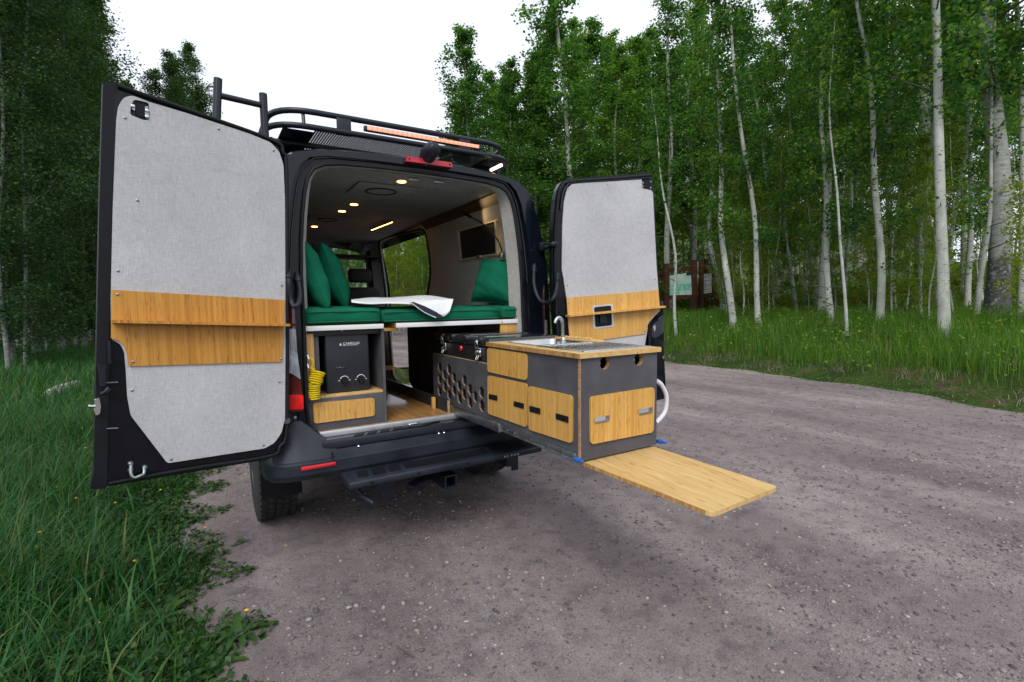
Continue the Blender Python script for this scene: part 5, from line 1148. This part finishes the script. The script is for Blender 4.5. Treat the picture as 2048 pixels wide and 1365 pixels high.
P = region(30000, -6, 26, 26, 60, lambda x, y: visible(x, y) & ((x < xl(y)) | (x > xr(y)))); push(*blades(P, rg.uniform(.25, .6, len(P)), rg.uniform(.02, .05, len(P)), rg.uniform(.2, .8, len(P)), rg, 2))
tag(mesh_np('forest_floor_plants', np.concatenate(VV), np.concatenate(FF), 'grass_floor'), 'yellow-green undergrowth covering the floor of the wood', 'undergrowth', kind='stuff')
P = region(22000, 6.5, 12, -4, 14, rightc(.2, 1.7)); kk = clumpf(P[:, 0]*1.7+4, P[:, 1]*1.3) > .55; P = P[kk]
v_, f_ = blades(P, rg.uniform(.08, .24, len(P)), rg.uniform(.004, .009, len(P)), rg.uniform(.7, 1.6, len(P)), rg, 3); tag(mesh_np('dry_grass', v_, f_, 'grass_dry'), 'dead pale grass matted along the foot of the bank', 'grass', kind='stuff')
P = region(15000, 5, 10.5, -4, 16, rightc(-.4, .55)); dd_ = P[:, 0]-xr(P[:, 1]); P = P[rg.uniform(0, 1, len(P)) < np.clip(1+dd_*3.2+.5*(clumpf(P[:, 0]*2, P[:, 1]*2)-.6), 0, 1)]; P[:, 2] = np.maximum(P[:, 2], 0); v_, f_ = leaves_np(P+np.array([0, 0, .02]), .035, rg, 1.2); tag(mesh_np('bank_weeds', v_, f_, 'grass_bank'), 'small green weeds creeping over the foot of the bank', 'weeds', kind='stuff')
P = region(900, 6.5, 14.5, -4, 16, rightc(1.0, 6)); C_ = np.concatenate([P+np.array([0, 0, z_])+rg.normal(size=P.shape)*np.array([.05, .05, .04]) for z_ in (.12, .18, .25, .3, .36, .42, .46, .3, .4, .2)]); v_, f_ = leaves_np(C_, .06, rg, .8)
tag(mesh_np('leafy_forbs', v_, f_, 'grass_bank'), 'leafy green weeds standing among the bank grass', 'weeds', kind='stuff')
# dandelion rosettes near the gravel
def rosette(p, n_, L, label):
    rt = thing('dandelion_plant', label, 'plant', p, 'dandelion plants at the gravel edge'); rn = random.Random(int(p[0]*1000)); base = None
    for i in range(n_):
        az = i*2.4+rn.uniform(-.3, .3); ln_ = L*rn.uniform(.6, 1.15); up = rn.uniform(.35, .9); m_ = MB(); rows_ = []
        for k in range(7):
            t = k/6; w_ = ln_*.13*(math.sin(math.pi*min(1, t*.9+.08))**.8)*(1 if k % 2 else .62)+.002; c = Vector((math.cos(az), math.sin(az), 0))*ln_*t*.9 + Vector((0, 0, ln_*(up*t-.75*up*t*t)+.01)); sd_ = Vector((-math.sin(az), math.cos(az), 0))
            rows_.append([Vector(p)+c-sd_*w_+Vector((0, 0, w_*.3)), Vector(p)+c, Vector(p)+c+sd_*w_+Vector((0, 0, w_*.3))])
        m_.grid(rows_); m_.build('leaf', 'weed_leaf', rt, 180)
    return rt
RL = 'dandelion plant with spread toothed leaves at the edge of the gravel'
for px, py, n_, L in ((478, 1278, 15, .15), (432, 1345, 12, .13), (445, 1110, 11, .12), (395, 1045, 10, .12), (420, 985, 12, .14), (330, 1240, 12, .15), (300, 1330, 12, .15)):
    p, s = hit(px, py, 1.2, 12); rosette((p[0], p[1], p[2]), n_, L, RL)
for px, py in ((455, 1022), (480, 1088), (497, 1148)):
    p, s = hit(px, py, 1.2, 12); rosette((p[0], p[1], roadz(p[0], p[1])), 7, .055, 'tiny weed growing out of the bare gravel')['group'] = 'tiny weeds in the gravel'
# yellow flowers
def flower_mesh():
    m_ = MB(); m_.tube([(0, 0, 0), (.008, 0, .09), (.012, .004, .17)], .0016, 5); return m_
FM = {}
for k, (px, py, h_) in enumerate(((408, 1077, .10), (268, 1172, .16), (175, 1260, .16), (192, 1293, .12), (490, 1255, .10), (152, 1045, .2), (70, 1160, .2), (115, 1020, .2), (230, 1055, .2), (245, 1010, .2), (368, 958, .16), (320, 1013, .16), (80, 1125, .2), (255, 980, .2), (170, 935, .22), (165, 890, .22))):
    p, s = hit(px, py+10, 1.2, 14); rt = thing('dandelion_flower', 'small yellow dandelion flower among the verge grass', 'flower', tuple(p), 'yellow flowers in the verge'); P0 = Vector(p)
    tip = P0+Vector((.012, .006, h_)); MB().tube([P0, P0+Vector((.004, 0, h_*.5)), tip], .0016, 5).build('stalk', 'weed_leaf', rt, 60)
    m_ = MB()
    for i in range(14):
        az = i*.4488; rr = .009; m_.add([tip, tip+Vector((math.cos(az-.2)*rr, math.sin(az-.2)*rr, .004)), tip+Vector((math.cos(az)*rr*1.25, math.sin(az)*rr*1.25, .002)), tip+Vector((math.cos(az+.2)*rr, math.sin(az+.2)*rr, .004))], [(0, 1, 2, 3)])
    m_.lathe([(.006, .0), (.006, .005), (.002, .008)], tip, (0, 0, 1), 8); m_.build('petals', 'flower_yellow', rt)
_z = roadz(_lp[:, 0], _lp[:, 1])+.006; _v, _f = leaves_np(np.stack([_lp[:, 0], _lp[:, 1], _z], -1)[:260], .028, rg, 3.0); tag(mesh_np('dead_leaves', _v, _f, 'grass_dry'), 'small dead leaves scattered on the dirt road', 'leaves', kind='stuff')
for k in range(26):
    x_, y_ = _lp[300+k*7 % 400]; a_ = rv.uniform(0, 6.28); L_ = rv.uniform(.05, .16); z_ = float(roadz(x_, y_))+.006; dv = Vector((math.cos(a_), math.sin(a_), 0))*L_
    tag(MB().tube([Vector((x_, y_, z_))-dv*.5, Vector((x_, y_, z_+.004))+Vector((-dv.y, dv.x, 0))*.08, Vector((x_, y_, z_))+dv*.5], [.003, .0035, .002], 5).build('twig', 'twig', None, 60), 'thin brown twig lying on the dirt road', 'twig', 'twigs on the dirt road')
# log lying in the verge
p, s = hit(118, 792, 4, 20); a0 = Vector(p)+Vector((-.02, -.5, .06)); a1 = Vector(p)+Vector((.12, .7, .10))
lg = MB(); lg.tube([a0+(a1-a0)*t+Vector((0, 0, .02*math.sin(t*5))) for t in np.linspace(0, 1, 9)], [.10*(1+.08*math.sin(k*2.3)) for k in range(9)], 12); tag(lg.build('fallen_log', 'log_wood', None, 60), 'weathered grey log lying in the verge grass', 'log')
# fallen branch in the wood
p, s = hit(1700, 592); q0 = CAM+ray(1535, 560)*s; q1 = CAM+ray(1690, 598)*s
tag(MB().tube(smooth_path([Vector(q0), Vector((q0+q1)/2)+Vector((0, 0, .08)), Vector(q1)], 5), .05, 8).build('fallen_branch', 'kiosk_wood', None, 60), 'dark fallen branch leaning between trunks in the wood', 'branch')

# ================================================================== notice board
kz0 = float(H(KIOSK.x, KIOSK.y)); D0 = 20.5
ks = thing('notice_board', 'brown timber notice board with map and text panels at the edge of the wood', 'notice board', (KIOSK.x, KIOSK.y, kz0))
fh = Vector((FW[0], FW[1], 0)).normalized(); rh = Vector((RT[0], RT[1], 0)).normalized()
def kpt(x, y, off=0, dd=0): return atD(x, y, D0+dd)+fh*off
def kpost(x, yt, yb, w_, dd=0, par=None, nm='post'):
    t, b0 = kpt(x, yt, 0, dd), kpt(x, yb, 0, dd); wv_ = w_*D0/F/2; m_ = MB(); M = Matrix.Translation((b0.x, b0.y, 0)) @ Matrix.Rotation(-_ya+.25, 4, 'Z')
    m_.box(-wv_, wv_, -wv_, wv_, min(b0.z, float(H(b0.x, b0.y)))-.1, t.z, .012, M); return m_.build(nm, 'kiosk_wood', ks)
for x, yt, yb, w_, dd in ((1333, 528, 614, 8, 0), (1388, 521, 612, 9, 0), (1402, 519, 610, 8, .5), (1429, 513, 613, 10, 1.2), (1412, 519, 600, 7, 2.2), (1438, 522, 610, 7, 2.0), (1318, 545, 610, 6, 1.5)): kpost(x, yt, yb, w_, dd)
def kbar(x0, y0, x1, y1, h_, d0=0, d1=0, nm='rail'):
    a, b0 = kpt(x0, y0, 0, d0), kpt(x1, y1, 0, d1); hv = Vector((0, 0, h_*D0/F/2)); m_ = MB(); m_.plate([a-hv, b0-hv, b0+hv, a+hv], fh*.09); return m_.build(nm, 'kiosk_wood', ks)
kbar(1330, 541, 1390, 537, 9); kbar(1330, 596, 1390, 594, 8); kbar(1400, 534, 1430, 530, 8, .5, 1.2); kbar(1400, 592, 1430, 590, 8, .5, 1.2); kbar(1312, 553, 1335, 550, 6, 1.5, 0)
m, n, l, b_ = nt('map_print'); v = coords(n, l, (1, 1, 1)); a = noise(n, l, v, 2.6, 4); r1 = ramp(n, [(.40, (.62, .70, .62)), (.5, (.40, .68, .52)), (.56, (.10, .55, .36)), (.66, (.52, .68, .58))]); l.new(a.outputs[0], r1.inputs[0]); l.new(r1.outputs[0], b_.inputs['Base Color']); b_.inputs['Roughness'].default_value = .4
def kpanel(px, off, m_, nm, par, d0=0, d1=0):
    P = [kpt(x, y, off, d0 if x < (px[0][0]+px[1][0])/2 else d1) for x, y in px]; mb = MB(); mb.plate(P, fh*.02); return mb.build(nm, m_, par)
mp = kpanel([(1339, 552), (1384, 545), (1384, 590), (1339, 591)], -.03, 'map_print', 'map_panel', ks)
kpanel([(1372, 545.5), (1384, 544), (1384, 550.5), (1372, 552)], -.036, 'towel_dark', 'map_title', mp)
tx_ = kpanel([(1406, 548), (1423, 545.5), (1423, 586), (1406, 588)], -.03, 'white_board', 'text_panel', ks, .55, 1.1)
for k in range(11):
    y = 552+k*3.0; kpanel([(1408, y+.3), (1421 - (k % 3), y-.9), (1421-(k % 3), y+.2), (1408, y+1.4)], -.036, 'stone', 'text_line', tx_, .6, 1.05)
kpanel([(1406, 546.5), (1423, 543.5), (1423, 546.5), (1406, 549)], -.036, 'towel_dark', 'text_title', tx_, .55, 1.1)
kpanel([(1329, 561), (1333, 560.5), (1333, 580), (1329, 581)], -.12, 'bamboo_pale', 'small_notice', ks)
